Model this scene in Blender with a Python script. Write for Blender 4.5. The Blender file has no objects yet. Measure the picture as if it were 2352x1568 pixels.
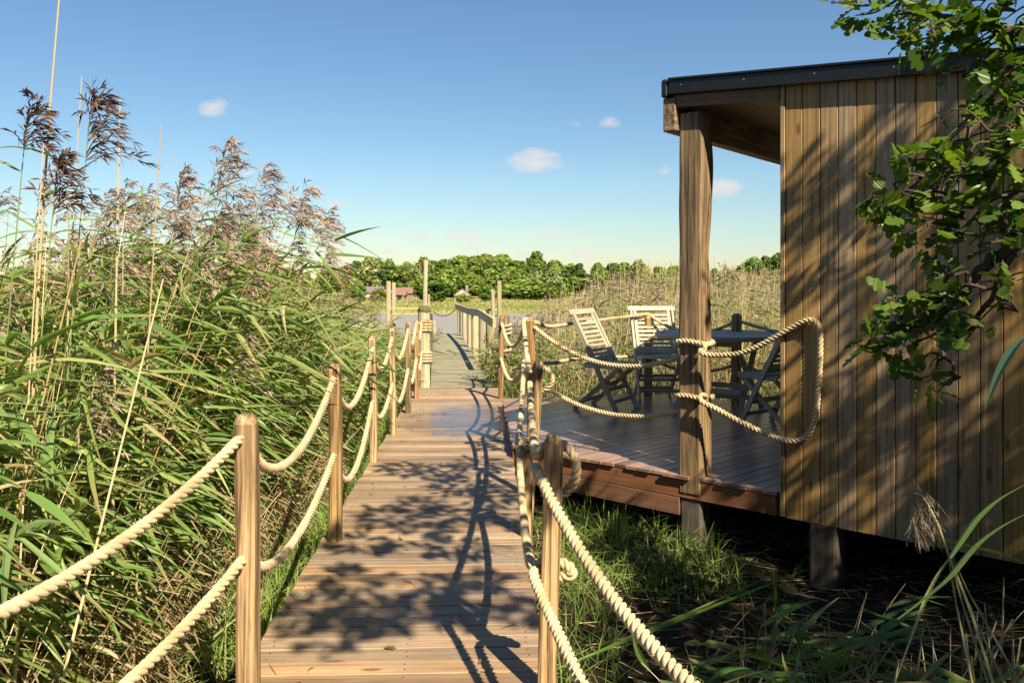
import bpy, math, random
import numpy as np
from mathutils import Vector, Matrix

rng = np.random.default_rng(7)
random.seed(7)
sc = bpy.context.scene
col = sc.collection
R = math.radians
H = 1.37                      # eye height above the boardwalk
FD = 1829.0                   # focal length in units of a 2352 wide picture

def at(x, y, Y):              # surveyed bearing + distance -> world point
    return np.array([(x - 1176) / FD * Y, Y, H - (y - 638) / FD * Y])

# ------------------------------------------------------------------ materials
def new_mat(name):
    m = bpy.data.materials.new(name); m.use_nodes = True
    nt = m.node_tree; nt.nodes.clear()
    out = nt.nodes.new('ShaderNodeOutputMaterial')
    return m, nt, out

def N(nt, typ, **kw):
    n = nt.nodes.new(typ)
    for k, v in kw.items():
        if k in n.inputs.keys() if hasattr(n.inputs, 'keys') else False:
            n.inputs[k].default_value = v
        else:
            setattr(n, k, v)
    return n

def ramp(nt, stops):
    r = nt.nodes.new('ShaderNodeValToRGB')
    e = r.color_ramp.elements
    while len(e) > 1: e.remove(e[-1])
    e[0].position, e[0].color = stops[0][0], (*stops[0][1], 1)
    for p, c in stops[1:]:
        k = e.new(p); k.color = (*c, 1)
    return r

def wood_mat(name, dark, light, rough=0.6, grain=(1.6, 45, 45), vary=0.35, coat=0.0, bump=0.25, stain=None, stain_amt=0.0, wet=False, stain_vec=(.5, 2, 2), span=(.28, .72)):  # wet: paints the roof's shadow in by the deck corner
    """timber: grain runs along the first axis of the 'bc' attribute, every board has its own 'rnd'"""
    m, nt, out = new_mat(name)
    L = nt.links.new
    bc = N(nt, 'ShaderNodeAttribute', attribute_name='bc')
    rn = N(nt, 'ShaderNodeAttribute', attribute_name='rnd')
    mul = N(nt, 'ShaderNodeVectorMath', operation='MULTIPLY'); mul.inputs[1].default_value = grain
    L(bc.outputs['Vector'], mul.inputs[0])
    no = N(nt, 'ShaderNodeTexNoise'); no.inputs['Scale'].default_value = 1; no.inputs['Detail'].default_value = 6
    no.inputs['Roughness'].default_value = 0.65; no.inputs['Distortion'].default_value = 0.4
    L(mul.outputs[0], no.inputs['Vector'])
    rp = ramp(nt, [(span[0], dark), (span[1], light)])
    L(no.outputs[0], rp.inputs[0])
    # large soft tone changes
    n2 = N(nt, 'ShaderNodeTexNoise'); n2.inputs['Scale'].default_value = 2.2; n2.inputs['Detail'].default_value = 3
    L(bc.outputs['Vector'], n2.inputs['Vector'])
    hsv = N(nt, 'ShaderNodeHueSaturation')
    a = N(nt, 'ShaderNodeMath', operation='MULTIPLY_ADD'); a.inputs[1].default_value = vary; a.inputs[2].default_value = 1 - vary * 0.5
    L(rn.outputs['Fac'], a.inputs[0])
    b = N(nt, 'ShaderNodeMath', operation='MULTIPLY_ADD'); b.inputs[1].default_value = 0.6; b.inputs[2].default_value = 0.7
    L(n2.outputs[0], b.inputs[0])
    c = N(nt, 'ShaderNodeMath', operation='MULTIPLY'); L(a.outputs[0], c.inputs[0]); L(b.outputs[0], c.inputs[1])
    L(c.outputs[0], hsv.inputs['Value'])
    sa = N(nt, 'ShaderNodeMath', operation='MULTIPLY_ADD'); sa.inputs[1].default_value = -0.35; sa.inputs[2].default_value = 1.15
    fr = N(nt, 'ShaderNodeMath', operation='FRACT'); f7 = N(nt, 'ShaderNodeMath', operation='MULTIPLY'); f7.inputs[1].default_value = 7.31
    L(rn.outputs['Fac'], f7.inputs[0]); L(f7.outputs[0], fr.inputs[0]); L(fr.outputs[0], sa.inputs[0]); L(sa.outputs[0], hsv.inputs['Saturation'])
    L(rp.outputs[0], hsv.inputs['Color'])
    colour = hsv.outputs[0]
    if stain:
        n3 = N(nt, 'ShaderNodeTexNoise'); n3.inputs['Scale'].default_value = 5; n3.inputs['Detail'].default_value = 5
        mu3 = N(nt, 'ShaderNodeVectorMath', operation='MULTIPLY'); mu3.inputs[1].default_value = stain_vec
        L(bc.outputs['Vector'], mu3.inputs[0]); L(mu3.outputs[0], n3.inputs['Vector'])
        r3 = ramp(nt, [(0.5, (0, 0, 0)), (0.68, (stain_amt,) * 3)])
        L(n3.outputs[0], r3.inputs[0])
        mx = N(nt, 'ShaderNodeMix', data_type='RGBA'); L(r3.outputs[0], mx.inputs[0]); L(colour, mx.inputs[6]); mx.inputs[7].default_value = (*stain, 1)
        colour = mx.outputs[2]
    # drying cracks and the odd knot
    mk = N(nt, 'ShaderNodeVectorMath', operation='MULTIPLY'); mk.inputs[1].default_value = (1.1, 70, 70); L(bc.outputs['Vector'], mk.inputs[0])
    nk = N(nt, 'ShaderNodeTexNoise'); nk.inputs['Scale'].default_value = 1.4; nk.inputs['Detail'].default_value = 2; L(mk.outputs[0], nk.inputs['Vector'])
    rk = ramp(nt, [(.27, (.25, .22, .2)), (.33, (1, 1, 1))]); L(nk.outputs[0], rk.inputs[0])
    vo = N(nt, 'ShaderNodeTexVoronoi'); vo.inputs['Scale'].default_value = 1
    mv = N(nt, 'ShaderNodeVectorMath', operation='MULTIPLY'); mv.inputs[1].default_value = (2.3, 7, 7); L(bc.outputs['Vector'], mv.inputs[0]); L(mv.outputs[0], vo.inputs['Vector'])
    rv = ramp(nt, [(.06, (.35, .28, .22)), (.11, (1, 1, 1))]); L(vo.outputs['Distance'], rv.inputs[0])
    for src in (rk, rv):
        mm = N(nt, 'ShaderNodeMix', data_type='RGBA', blend_type='MULTIPLY'); mm.inputs[0].default_value = .8
        L(colour, mm.inputs[6]); L(src.outputs[0], mm.inputs[7]); colour = mm.outputs[2]
    p = N(nt, 'ShaderNodeBsdfPrincipled')
    shade_m = None
    if wet:            # the roof's shadow by the deck corner, painted in as darker, glossier planks
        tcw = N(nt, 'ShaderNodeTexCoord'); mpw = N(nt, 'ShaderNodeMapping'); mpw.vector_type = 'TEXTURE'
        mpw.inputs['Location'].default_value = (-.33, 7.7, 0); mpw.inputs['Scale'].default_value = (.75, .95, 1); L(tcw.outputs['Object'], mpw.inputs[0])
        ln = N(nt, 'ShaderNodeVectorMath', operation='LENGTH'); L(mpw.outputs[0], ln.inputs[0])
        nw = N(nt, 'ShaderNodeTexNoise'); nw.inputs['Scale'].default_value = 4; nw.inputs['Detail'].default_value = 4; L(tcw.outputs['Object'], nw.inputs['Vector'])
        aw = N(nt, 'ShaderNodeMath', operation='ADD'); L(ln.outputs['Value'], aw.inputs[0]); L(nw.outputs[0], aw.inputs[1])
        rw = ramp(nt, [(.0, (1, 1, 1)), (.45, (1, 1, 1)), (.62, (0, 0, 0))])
        hw = N(nt, 'ShaderNodeMath', operation='MULTIPLY'); hw.inputs[1].default_value = .4; L(aw.outputs[0], hw.inputs[0]); L(hw.outputs[0], rw.inputs[0]); shade_m = rw.outputs[0]
        mw = N(nt, 'ShaderNodeMix', data_type='RGBA', blend_type='MULTIPLY'); L(shade_m, mw.inputs[0]); L(colour, mw.inputs[6]); mw.inputs[7].default_value = (.5, .45, .45, 1); colour = mw.outputs[2]
        L(shade_m, p.inputs['Coat Weight'])
    L(colour, p.inputs['Base Color'])
    rr = N(nt, 'ShaderNodeMath', operation='MULTIPLY_ADD'); rr.inputs[1].default_value = 0.25; rr.inputs[2].default_value = rough - 0.12
    L(n2.outputs[0], rr.inputs[0]); L(rr.outputs[0], p.inputs['Roughness'])
    p.inputs['Coat Weight'].default_value = coat; p.inputs['Coat Roughness'].default_value = 0.22
    bp = N(nt, 'ShaderNodeBump'); bp.inputs['Strength'].default_value = bump; bp.inputs['Distance'].default_value = 0.004
    L(no.outputs[0], bp.inputs['Height']); L(bp.outputs[0], p.inputs['Normal'])
    L(p.outputs[0], out.inputs[0])
    return m

def leaf_mat(name, trans=0.35, rough=0.5, spec=0.3, veins=0.0, objvar=0.0, tcol=(1.2, 1.25, 0.5)):
    m, nt, out = new_mat(name); L = nt.links.new
    at_ = N(nt, 'ShaderNodeAttribute', attribute_name='tint')
    c = at_.outputs['Color']
    if objvar > 0:
        oi = N(nt, 'ShaderNodeObjectInfo')
        hs = N(nt, 'ShaderNodeHueSaturation')
        a = N(nt, 'ShaderNodeMath', operation='MULTIPLY_ADD'); a.inputs[1].default_value = objvar; a.inputs[2].default_value = 1 - objvar / 2
        L(oi.outputs['Random'], a.inputs[0]); L(a.outputs[0], hs.inputs['Value'])
        f = N(nt, 'ShaderNodeMath', operation='MULTIPLY'); f.inputs[1].default_value = 9.7
        g = N(nt, 'ShaderNodeMath', operation='FRACT'); L(oi.outputs['Random'], f.inputs[0]); L(f.outputs[0], g.inputs[0])
        h = N(nt, 'ShaderNodeMath', operation='MULTIPLY_ADD'); h.inputs[1].default_value = 0.05; h.inputs[2].default_value = 0.475
        L(g.outputs[0], h.inputs[0]); L(h.outputs[0], hs.inputs['Hue'])
        L(c, hs.inputs['Color']); c = hs.outputs[0]
    p = N(nt, 'ShaderNodeBsdfPrincipled'); p.inputs['Roughness'].default_value = rough
    p.inputs['Specular IOR Level'].default_value = spec
    L(c, p.inputs['Base Color'])
    if trans > 0:
        t = N(nt, 'ShaderNodeBsdfTranslucent')
        mu = N(nt, 'ShaderNodeMix', data_type='RGBA', blend_type='MULTIPLY'); mu.inputs[0].default_value = 1
        L(c, mu.inputs[6]); mu.inputs[7].default_value = (*tcol, 1)
        L(mu.outputs[2], t.inputs[0])
        mx = N(nt, 'ShaderNodeMixShader'); mx.inputs[0].default_value = trans
        L(p.outputs[0], mx.inputs[1]); L(t.outputs[0], mx.inputs[2]); L(mx.outputs[0], out.inputs[0])
    else:
        L(p.outputs[0], out.inputs[0])
    return m

def plain_mat(name, c, rough=0.5, metal=0.0, noise=0.0, scale=20.0, bump=0.0, c2=None):
    m, nt, out = new_mat(name); L = nt.links.new
    p = N(nt, 'ShaderNodeBsdfPrincipled'); p.inputs['Roughness'].default_value = rough; p.inputs['Metallic'].default_value = metal
    tc = N(nt, 'ShaderNodeTexCoord')
    no = N(nt, 'ShaderNodeTexNoise'); no.inputs['Scale'].default_value = scale; no.inputs['Detail'].default_value = 5
    L(tc.outputs['Object'], no.inputs['Vector'])
    if c2 is None: c2 = tuple(v * (1 - noise) for v in c)
    rp = ramp(nt, [(0.35, c2), (0.65, c)]); L(no.outputs[0], rp.inputs[0]); L(rp.outputs[0], p.inputs['Base Color'])
    if bump:
        b = N(nt, 'ShaderNodeBump'); b.inputs['Strength'].default_value = bump; b.inputs['Distance'].default_value = 0.01
        L(no.outputs[0], b.inputs['Height']); L(b.outputs[0], p.inputs['Normal'])
    L(p.outputs[0], out.inputs[0])
    return m

M = {}
M['boardwalk'] = wood_mat('boardwalk_timber', (.15, .094, .056), (.385, .27, .17), rough=.58, vary=.7, bump=.35, stain=(.24, .20, .16), stain_amt=.5, wet=True)  # wet=True: the roof's shadow painted into the planks
M['deck'] = wood_mat('deck_hardwood', (.155, .09, .072), (.31, .20, .16), rough=.32, vary=.8, coat=.45, bump=.25)
M['fascia'] = wood_mat('red_hardwood', (.12, .047, .02), (.235, .10, .047), rough=.5, vary=.3)
M['cladding'] = wood_mat('cedar_cladding', (.185, .115, .05), (.45, .30, .14), rough=.55, grain=(1.3, 60, 60), vary=.22, span=(.34, .68))
M['post'] = wood_mat('oak_post', (.10, .056, .022), (.48, .305, .13), rough=.62, grain=(1.6, 55, 55), vary=.4, bump=.5, stain=(.09, .06, .038), stain_amt=.85, stain_vec=(.3, 6, 6), span=(.40, .58))
M['porch'] = wood_mat('weathered_oak', (.06, .041, .024), (.36, .225, .10), rough=.7, grain=(1.8, 40, 40), vary=.3, bump=1.0, stain=(.045, .036, .03), stain_amt=.8, stain_vec=(.4, 3, 3), span=(.38, .62))
M['stilt'] = wood_mat('dark_old_timber', (.035, .028, .022), (.12, .095, .07), rough=.75, grain=(1.5, 18, 18), vary=.3, bump=.9)
M['teak'] = wood_mat('silvered_teak', (.27, .235, .17), (.46, .405, .31), rough=.62, grain=(2, 60, 60), vary=.35, stain=(.20, .21, .13), stain_amt=.5)
M['jetty'] = wood_mat('grey_jetty_timber', (.15, .14, .088), (.26, .24, .155), rough=.8, vary=.35)
M['pile'] = wood_mat('jetty_pile_timber', (.24, .20, .12), (.50, .43, .28), rough=.8, grain=(1.2, 25, 25), vary=.4, bump=.6, stain=(.42, .36, .10), stain_amt=.35)
M['soffit'] = wood_mat('soffit_timber', (.10, .06, .03), (.20, .13, .065), rough=.6, vary=.4)
M['black'] = plain_mat('black_metal_trim', (.007, .0075, .009), rough=.45, noise=.3, scale=8)
M['screw'] = plain_mat('steel_screw', (.55, .55, .56), rough=.3, metal=1.0)
M['felt'] = plain_mat('roof_felt', (.03, .03, .033), rough=.9, noise=.4)
M['reed'] = leaf_mat('reed_leaf', trans=.42, rough=.42, spec=.35)
M['stem'] = leaf_mat('reed_stem', trans=0, rough=.5, spec=.3)
M['plume'] = leaf_mat('reed_plume', trans=.25, rough=.7, spec=.2, tcol=(1.1, 1, .9))
M['grass'] = leaf_mat('grass_blade', trans=.35, rough=.5, spec=.25)
M['oakleaf'] = leaf_mat('oak_leaf', trans=.45, rough=.38, spec=.4)
M['crown'] = leaf_mat('tree_crown', trans=.2, rough=.7, spec=.1, objvar=.45)
M['bark'] = plain_mat('bark', (.10, .075, .05), rough=.9, noise=.5, scale=25, bump=.8)
M['iron'] = plain_mat('rusty_iron', (.06, .045, .035), rough=.7, noise=.4, scale=40)

def rope_mat():
    m, nt, out = new_mat('natural_rope'); L = nt.links.new
    p = N(nt, 'ShaderNodeBsdfPrincipled'); p.inputs['Roughness'].default_value = .85; p.inputs['Specular IOR Level'].default_value = .15
    p.inputs['Sheen Weight'].default_value = .25
    tc = N(nt, 'ShaderNodeTexCoord'); no = N(nt, 'ShaderNodeTexNoise'); no.inputs['Scale'].default_value = 9; no.inputs['Detail'].default_value = 4
    L(tc.outputs['Object'], no.inputs['Vector'])
    rp = ramp(nt, [(.32, (.40, .31, .18)), (.5, (.55, .44, .27)), (.72, (.63, .52, .34))]); L(no.outputs[0], rp.inputs[0])
    bc = N(nt, 'ShaderNodeAttribute', attribute_name='bc')
    mu = N(nt, 'ShaderNodeVectorMath', operation='MULTIPLY'); mu.inputs[1].default_value = (60, 9, 1)
    L(bc.outputs['Vector'], mu.inputs[0])
    n2 = N(nt, 'ShaderNodeTexNoise'); n2.inputs['Scale'].default_value = 1; n2.inputs['Detail'].default_value = 4; L(mu.outputs[0], n2.inputs['Vector'])
    r2 = ramp(nt, [(.3, (.78, .76, .72)), (.65, (1, 1, 1))]); L(n2.outputs[0], r2.inputs[0])
    mx = N(nt, 'ShaderNodeMix', data_type='RGBA', blend_type='MULTIPLY'); mx.inputs[0].default_value = 1
    L(rp.outputs[0], mx.inputs[6]); L(r2.outputs[0], mx.inputs[7]); L(mx.outputs[2], p.inputs['Base Color'])
    b = N(nt, 'ShaderNodeBump'); b.inputs['Strength'].default_value = .5; b.inputs['Distance'].default_value = .002
    L(n2.outputs[0], b.inputs['Height']); L(b.outputs[0], p.inputs['Normal'])
    L(p.outputs[0], out.inputs[0]); return m
M['rope'] = rope_mat()

# ------------------------------------------------------------------ mesh builder
class MB:
    def __init__(s):
        s.V = []; s.F4 = []; s.F3 = []; s.n = 0; s.bc = []; s.rnd = []; s.tint = []; s.FN = []
    def add(s, V, quads=None, tris=None, ngons=None, bc=None, rnd=None, tint=None):
        V = np.asarray(V, float).reshape(-1, 3); k = len(V)
        s.V.append(V)
        if quads is not None and len(quads): s.F4.append(np.asarray(quads, np.int64).reshape(-1, 4) + s.n)
        if tris is not None and len(tris): s.F3.append(np.asarray(tris, np.int64).reshape(-1, 3) + s.n)
        if ngons is not None:
            for g in ngons: s.FN.append([int(i) + s.n for i in g])
        s.bc.append(np.zeros((k, 3)) if bc is None else np.asarray(bc, float).reshape(-1, 3))
        s.rnd.append(np.zeros(k) if rnd is None else np.broadcast_to(np.asarray(rnd, float), (k,)))
        s.tint.append(np.full((k, 3), .5) if tint is None else np.broadcast_to(np.asarray(tint, float), (k, 3)))
        s.n += k
    def box(s, c, ax, half, ch=0.003, rnd=None):
        """chamfered box; ax = 3 unit vectors, the first along the grain"""
        c = np.asarray(c, float); ax = [np.asarray(a, float) for a in ax]; h = np.asarray(half, float)
        ch = min(ch, h.min() * .45)
        if rnd is None: rnd = random.random()
        V = []; idx = {}
        for sx in (-1, 1):
            for sy in (-1, 1):
                for sz in (-1, 1):
                    for k in range(3):
                        l = np.array([sx, sy, sz]) * h
                        for j in range(3):
                            if j != k: l[j] -= np.sign(l[j]) * ch
                        idx[(sx, sy, sz, k)] = len(V); V.append(l)
        V = np.array(V); Q = []; T = []
        def face(k, sg):
            o = [j for j in range(3) if j != k]
            q = []
            for a, b in ((-1, -1), (1, -1), (1, 1), (-1, 1)):
                t = [0, 0, 0]; t[k] = sg; t[o[0]] = a; t[o[1]] = b
                q.append(idx[(*t, k)])
            return q
        for k in range(3):
            for sg in (-1, 1): Q.append(face(k, sg))
        for k in range(3):            # edges between faces o0,o1 running along k
            o = [j for j in range(3) if j != k]
            for a in (-1, 1):
                for b in (-1, 1):
                    t0 = [0, 0, 0]; t0[k] = -1; t0[o[0]] = a; t0[o[1]] = b
                    t1 = list(t0); t1[k] = 1
                    Q.append([idx[(*t0, o[0])], idx[(*t1, o[0])], idx[(*t1, o[1])], idx[(*t0, o[1])]])
        for sx in (-1, 1):
            for sy in (-1, 1):
                for sz in (-1, 1): T.append([idx[(sx, sy, sz, k)] for k in range(3)])
        W = c + V[:, :1] * ax[0] + V[:, 1:2] * ax[1] + V[:, 2:3] * ax[2]
        # fix the winding so that normals point out
        def fixw(f):
            p = V[f]; n = np.cross(p[1] - p[0], p[2] - p[0])
            return f if np.dot(n, p.mean(0)) > 0 else f[::-1]
        Q = [fixw(q) for q in Q]; T = [fixw(t) for t in T]
        s.add(W, Q, T, bc=V + np.array([rnd * 31.7, rnd * 17.3, rnd * 9.1]), rnd=rnd)
    def bar(s, a, b, w, d, up=(0, 0, 1), ch=.003, rnd=None):
        """square bar from a to b, w across (perpendicular to up), d along up"""
        a = np.asarray(a, float); b = np.asarray(b, float); t = b - a; L = np.linalg.norm(t); t /= L
        up = np.asarray(up, float); x = np.cross(t, up); x /= np.linalg.norm(x); y = np.cross(x, t)
        s.box((a + b) / 2, (t, x, y), (L / 2, w / 2, d / 2), ch, rnd)
    def tube(s, P, rad, k=6, tint=None, rnd=0, cap=True):
        P = np.asarray(P, float); n = len(P); rad = np.broadcast_to(np.asarray(rad, float), (n,))
        T = np.gradient(P, axis=0); T /= np.linalg.norm(T, axis=1)[:, None] + 1e-12
        ref = np.array([0, 0, 1.]) if abs(T[0][2]) < .9 else np.array([1., 0, 0])
        nx = np.cross(T[0], ref); nx /= np.linalg.norm(nx)
        V = []; B = []; acc = 0
        for i in range(n):
            nx = nx - T[i] * np.dot(nx, T[i]); nx /= np.linalg.norm(nx); ny = np.cross(T[i], nx)
            if i: acc += np.linalg.norm(P[i] - P[i - 1])
            for j in range(k):
                a = 2 * math.pi * j / k
                o = rad[i] * (math.cos(a) * nx + math.sin(a) * ny)
                V.append(P[i] + o); B.append((acc, rad[i] * math.cos(a) + rnd * 7, rad[i] * math.sin(a)))
        Q = [[i * k + j, i * k + (j + 1) % k, (i + 1) * k + (j + 1) % k, (i + 1) * k + j] for i in range(n - 1) for j in range(k)]
        ng = [list(range(k))[::-1], [(n - 1) * k + j for j in range(k)]] if cap else None
        s.add(V, Q, ngons=ng, bc=B, rnd=rnd, tint=tint)
    def loft(s, rings, rnd=0, bc_axis=2):
        rings = np.asarray(rings, float); n, k, _ = rings.shape
        V = rings.reshape(-1, 3)
        Q = [[i * k + j, i * k + (j + 1) % k, (i + 1) * k + (j + 1) % k, (i + 1) * k + j] for i in range(n - 1) for j in range(k)]
        ng = [list(range(k))[::-1], [(n - 1) * k + j for j in range(k)]]
        B = V[:, [2, 0, 1]] + np.array([rnd * 13.1, rnd * 5.7, rnd * 3.3])
        s.add(V, Q, ngons=ng, bc=B, rnd=rnd)
    def build(s, name, mat, parent=None, smooth=False, loc=None):
        me = bpy.data.meshes.new(name)
        V = np.concatenate(s.V)
        if loc is not None: V = V - np.asarray(loc, float)
        loops = []; starts = []; p = 0
        for F, k in ((s.F4, 4), (s.F3, 3)):
            if F:
                A = np.concatenate(F); loops.append(A.ravel()); starts.append(p + np.arange(len(A)) * k); p += A.size
        for g in s.FN:
            loops.append(np.array(g)); starts.append(np.array([p])); p += len(g)
        loops = np.concatenate(loops).astype(np.int32); starts = np.concatenate(starts).astype(np.int32)
        me.vertices.add(len(V)); me.vertices.foreach_set('co', V.astype(np.float32).ravel())
        me.loops.add(len(loops)); me.loops.foreach_set('vertex_index', loops)
        me.polygons.add(len(starts)); me.polygons.foreach_set('loop_start', starts)
        me.polygons.foreach_set('use_smooth', np.full(len(starts), smooth, bool))
        me.update(calc_edges=True); me.validate()
        a = me.attributes.new('bc', 'FLOAT_VECTOR', 'POINT'); a.data.foreach_set('vector', np.concatenate(s.bc).astype(np.float32).ravel())
        a = me.attributes.new('rnd', 'FLOAT', 'POINT'); a.data.foreach_set('value', np.concatenate(s.rnd).astype(np.float32))
        t = np.concatenate(s.tint); t4 = np.concatenate([t, np.ones((len(t), 1))], 1)
        a = me.attributes.new('tint', 'FLOAT_COLOR', 'POINT'); a.data.foreach_set('color', t4.astype(np.float32).ravel())
        me.materials.append(mat)
        o = bpy.data.objects.new(name, me); col.objects.link(o)
        if loc is not None: o.location = loc
        if parent is not None: o.parent = parent
        return o

def tag(o, label=None, cat=None, group=None, kind=None):
    if label: o['label'] = label
    if cat: o['category'] = cat
    if group: o['group'] = group
    if kind: o['kind'] = kind
    return o
def empty(name, loc=(0, 0, 0), rz=0):
    o = bpy.data.objects.new(name, None); col.objects.link(o); o.location = loc; o.rotation_euler = (0, 0, rz); o.empty_display_size = .1
    return o
def copy_tree(o, parent=None):
    c = o.copy(); col.objects.link(c)
    if parent is not None: c.parent = parent
    for ch in list(o.children): copy_tree(ch, c)
    return c
def unit(v):
    v = np.asarray(v, float); return v / np.linalg.norm(v)

def vnoise(x, y, s=1.0, seed=0):      # cheap smooth value noise for terrain
    x = np.asarray(x, float) * s + seed * 17.3; y = np.asarray(y, float) * s + seed * 7.9
    return (np.sin(x * 1.7 + np.sin(y * 1.3)) + np.sin(y * 2.1 + 1.3 * np.sin(x * .9)) + np.sin((x + y) * 3.3) * .4) / 2.4

# ------------------------------------------------------------------ ground, water
WATER = -3.2
GZ = -.36
def ground_z(x, y):
    x = np.asarray(x, float); y = np.asarray(y, float)
    z = GZ + .035 * vnoise(x, y, 1.7) + .015 * vnoise(x, y, 6, 3)
    s = np.clip((y - 14) / 7, 0, 1); s = s * s * (3 - 2 * s)
    z = z * (1 - s) + s * -4.3
    s2 = np.clip((y - 97) / 10, 0, 1); s2 = s2 * s2 * (3 - 2 * s2)
    far = -2.75 + .12 * vnoise(x, y, .12, 5) + np.clip((y - 145) / 90, 0, 1) * 2.2 + np.clip((x - 30) / 80, 0, 1) * np.clip((y - 150) / 60, 0, 1) * 1.5
    z = z * (1 - s2) + s2 * far
    return z
ys = np.concatenate([np.linspace(-60, -6, 10), np.arange(-5.5, 24, .25), np.linspace(25, 95, 16), np.arange(96, 112, 1.0), np.linspace(113, 260, 40), np.linspace(280, 2500, 14)])
xs = np.concatenate([-np.geomspace(2500, 14, 26), np.arange(-13.5, 13.6, .3), np.geomspace(14, 2500, 26)])
XX, YY = np.meshgrid(xs, ys)
g = MB(); nx_, ny_ = len(xs), len(ys)
I = np.arange(nx_ * ny_).reshape(ny_, nx_)
Q = np.stack([I[:-1, :-1], I[:-1, 1:], I[1:, 1:], I[1:, :-1]], -1).reshape(-1, 4)
g.add(np.stack([XX, YY, ground_z(XX, YY)], -1), Q)
def soil_mat():
    m, nt, out = new_mat('earth_and_marsh'); L = nt.links.new
    p = N(nt, 'ShaderNodeBsdfPrincipled'); p.inputs['Roughness'].default_value = .95; p.inputs['Specular IOR Level'].default_value = .1
    tc = N(nt, 'ShaderNodeTexCoord')
    n1 = N(nt, 'ShaderNodeTexNoise'); n1.inputs['Scale'].default_value = 7; n1.inputs['Detail'].default_value = 8; n1.inputs['Roughness'].default_value = .7
    L(tc.outputs['Object'], n1.inputs['Vector'])
    r1 = ramp(nt, [(.3, (.010, .007, .005)), (.55, (.026, .018, .011)), (.75, (.06, .043, .026))]); L(n1.outputs[0], r1.inputs[0])
    n2 = N(nt, 'ShaderNodeTexNoise'); n2.inputs['Scale'].default_value = .15; n2.inputs['Detail'].default_value = 6
    mp = N(nt, 'ShaderNodeMapping'); mp.inputs['Scale'].default_value = (.5, 2, 1); L(tc.outputs['Object'], mp.inputs[0]); L(mp.outputs[0], n2.inputs['Vector'])
    r2 = ramp(nt, [(.35, (.17, .19, .055)), (.6, (.28, .27, .10)), (.75, (.34, .29, .15))]); L(n2.outputs[0], r2.inputs[0])
    sp = N(nt, 'ShaderNodeSeparateXYZ'); L(tc.outputs['Object'], sp.inputs[0])
    mr = N(nt, 'ShaderNodeMapRange'); mr.inputs[1].default_value = 90; mr.inputs[2].default_value = 100; L(sp.outputs['Y'], mr.inputs[0])
    mx = N(nt, 'ShaderNodeMix', data_type='RGBA'); L(mr.outputs[0], mx.inputs[0]); L(r1.outputs[0], mx.inputs[6]); L(r2.outputs[0], mx.inputs[7])
    L(mx.outputs[2], p.inputs['Base Color'])
    b = N(nt, 'ShaderNodeBump'); b.inputs['Strength'].default_value = .8; b.inputs['Distance'].default_value = .02; L(n1.outputs[0], b.inputs['Height']); L(b.outputs[0], p.inputs['Normal'])
    L(p.outputs[0], out.inputs[0]); return m
tag(g.build('ground', soil_mat(), smooth=True), kind='structure')

def water_mat():
    m, nt, out = new_mat('river_water'); L = nt.links.new
    p = N(nt, 'ShaderNodeBsdfPrincipled'); p.inputs['Base Color'].default_value = (.27, .24, .20, 1)
    p.inputs['Roughness'].default_value = .35; p.inputs['Specular IOR Level'].default_value = .25
    tc = N(nt, 'ShaderNodeTexCoord'); mp = N(nt, 'ShaderNodeMapping'); mp.inputs['Scale'].default_value = (.5, 1.6, 1); L(tc.outputs['Object'], mp.inputs[0])
    no = N(nt, 'ShaderNodeTexNoise'); no.inputs['Scale'].default_value = 2.2; no.inputs['Detail'].default_value = 5; L(mp.outputs[0], no.inputs['Vector'])
    b = N(nt, 'ShaderNodeBump'); b.inputs['Strength'].default_value = .7; b.inputs['Distance'].default_value = .12; L(no.outputs[0], b.inputs['Height']); L(b.outputs[0], p.inputs['Normal'])
    L(p.outputs[0], out.inputs[0]); return m
w = MB(); w.add([(-1200, 17, WATER), (1200, 17, WATER), (1200, 108, WATER), (-1200, 108, WATER)], [[0, 1, 2, 3]])
tag(w.build('water', water_mat()), kind='structure')

# ------------------------------------------------------------------ boardwalk
def bw_c(Y): return -.405 - .036 * (Y - 2.6)
BD = unit((-.036, 1, 0)); BX = unit((1, .036, 0)); UZ = np.array([0, 0, 1.])
bwalk = MB(); screws = MB()
def screw(mb, p, n=UZ, r=.0045):
    n = unit(n); t = unit(np.cross(n, (.3, .5, .81))); b = np.cross(n, t)
    ring = [p + r * (math.cos(a) * t + math.sin(a) * b) + n * .0012 for a in np.linspace(0, 2 * math.pi, 7)[:-1]]
    ring0 = [q - n * .004 for q in ring]
    mb.add(ring0 + ring, [[j, (j + 1) % 6, 6 + (j + 1) % 6, 6 + j] for j in range(6)], ngons=[[6, 7, 8, 9, 10, 11]])
pitch = .0945; Y = .35
while Y < 9.95:
    c = np.array([bw_c(Y), Y, -.0105])
    jl = random.uniform(-.006, .006); jr = random.uniform(-.006, .006); dz = random.uniform(-.0012, .0012)
    bwalk.box(c + BX * (jr - jl) * .5 + UZ * dz, (BX, BD, UZ), (.535 + (jl + jr) * .5, .0447, .0105), .0025)
    for sx in (-.47, 0.02 + .02 * math.sin(Y * 3), .47):
        for so in (-.02, .02):
            screw(screws, c + BX * (sx + random.uniform(-.008, .008)) + BD * (so + random.uniform(-.004, .004)) + UZ * (.0105 + dz))
    Y += pitch
bw = empty('boardwalk', (bw_c(5), 5, 0))
tag(bw, 'long reddish brown plank boardwalk leading straight to the grey jetty', 'boardwalk')
def part(mb, name, mat, root, smooth=False):
    o = mb.build(name, mat, None, smooth)
    root_l = Matrix.LocRotScale(root.location, root.rotation_euler, root.scale)
    o.parent = root; o.matrix_parent_inverse = root_l.inverted()
    return o
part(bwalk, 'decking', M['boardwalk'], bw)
tag(part(screws, 'screw', M['screw'], bw), kind='stuff')
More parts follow.
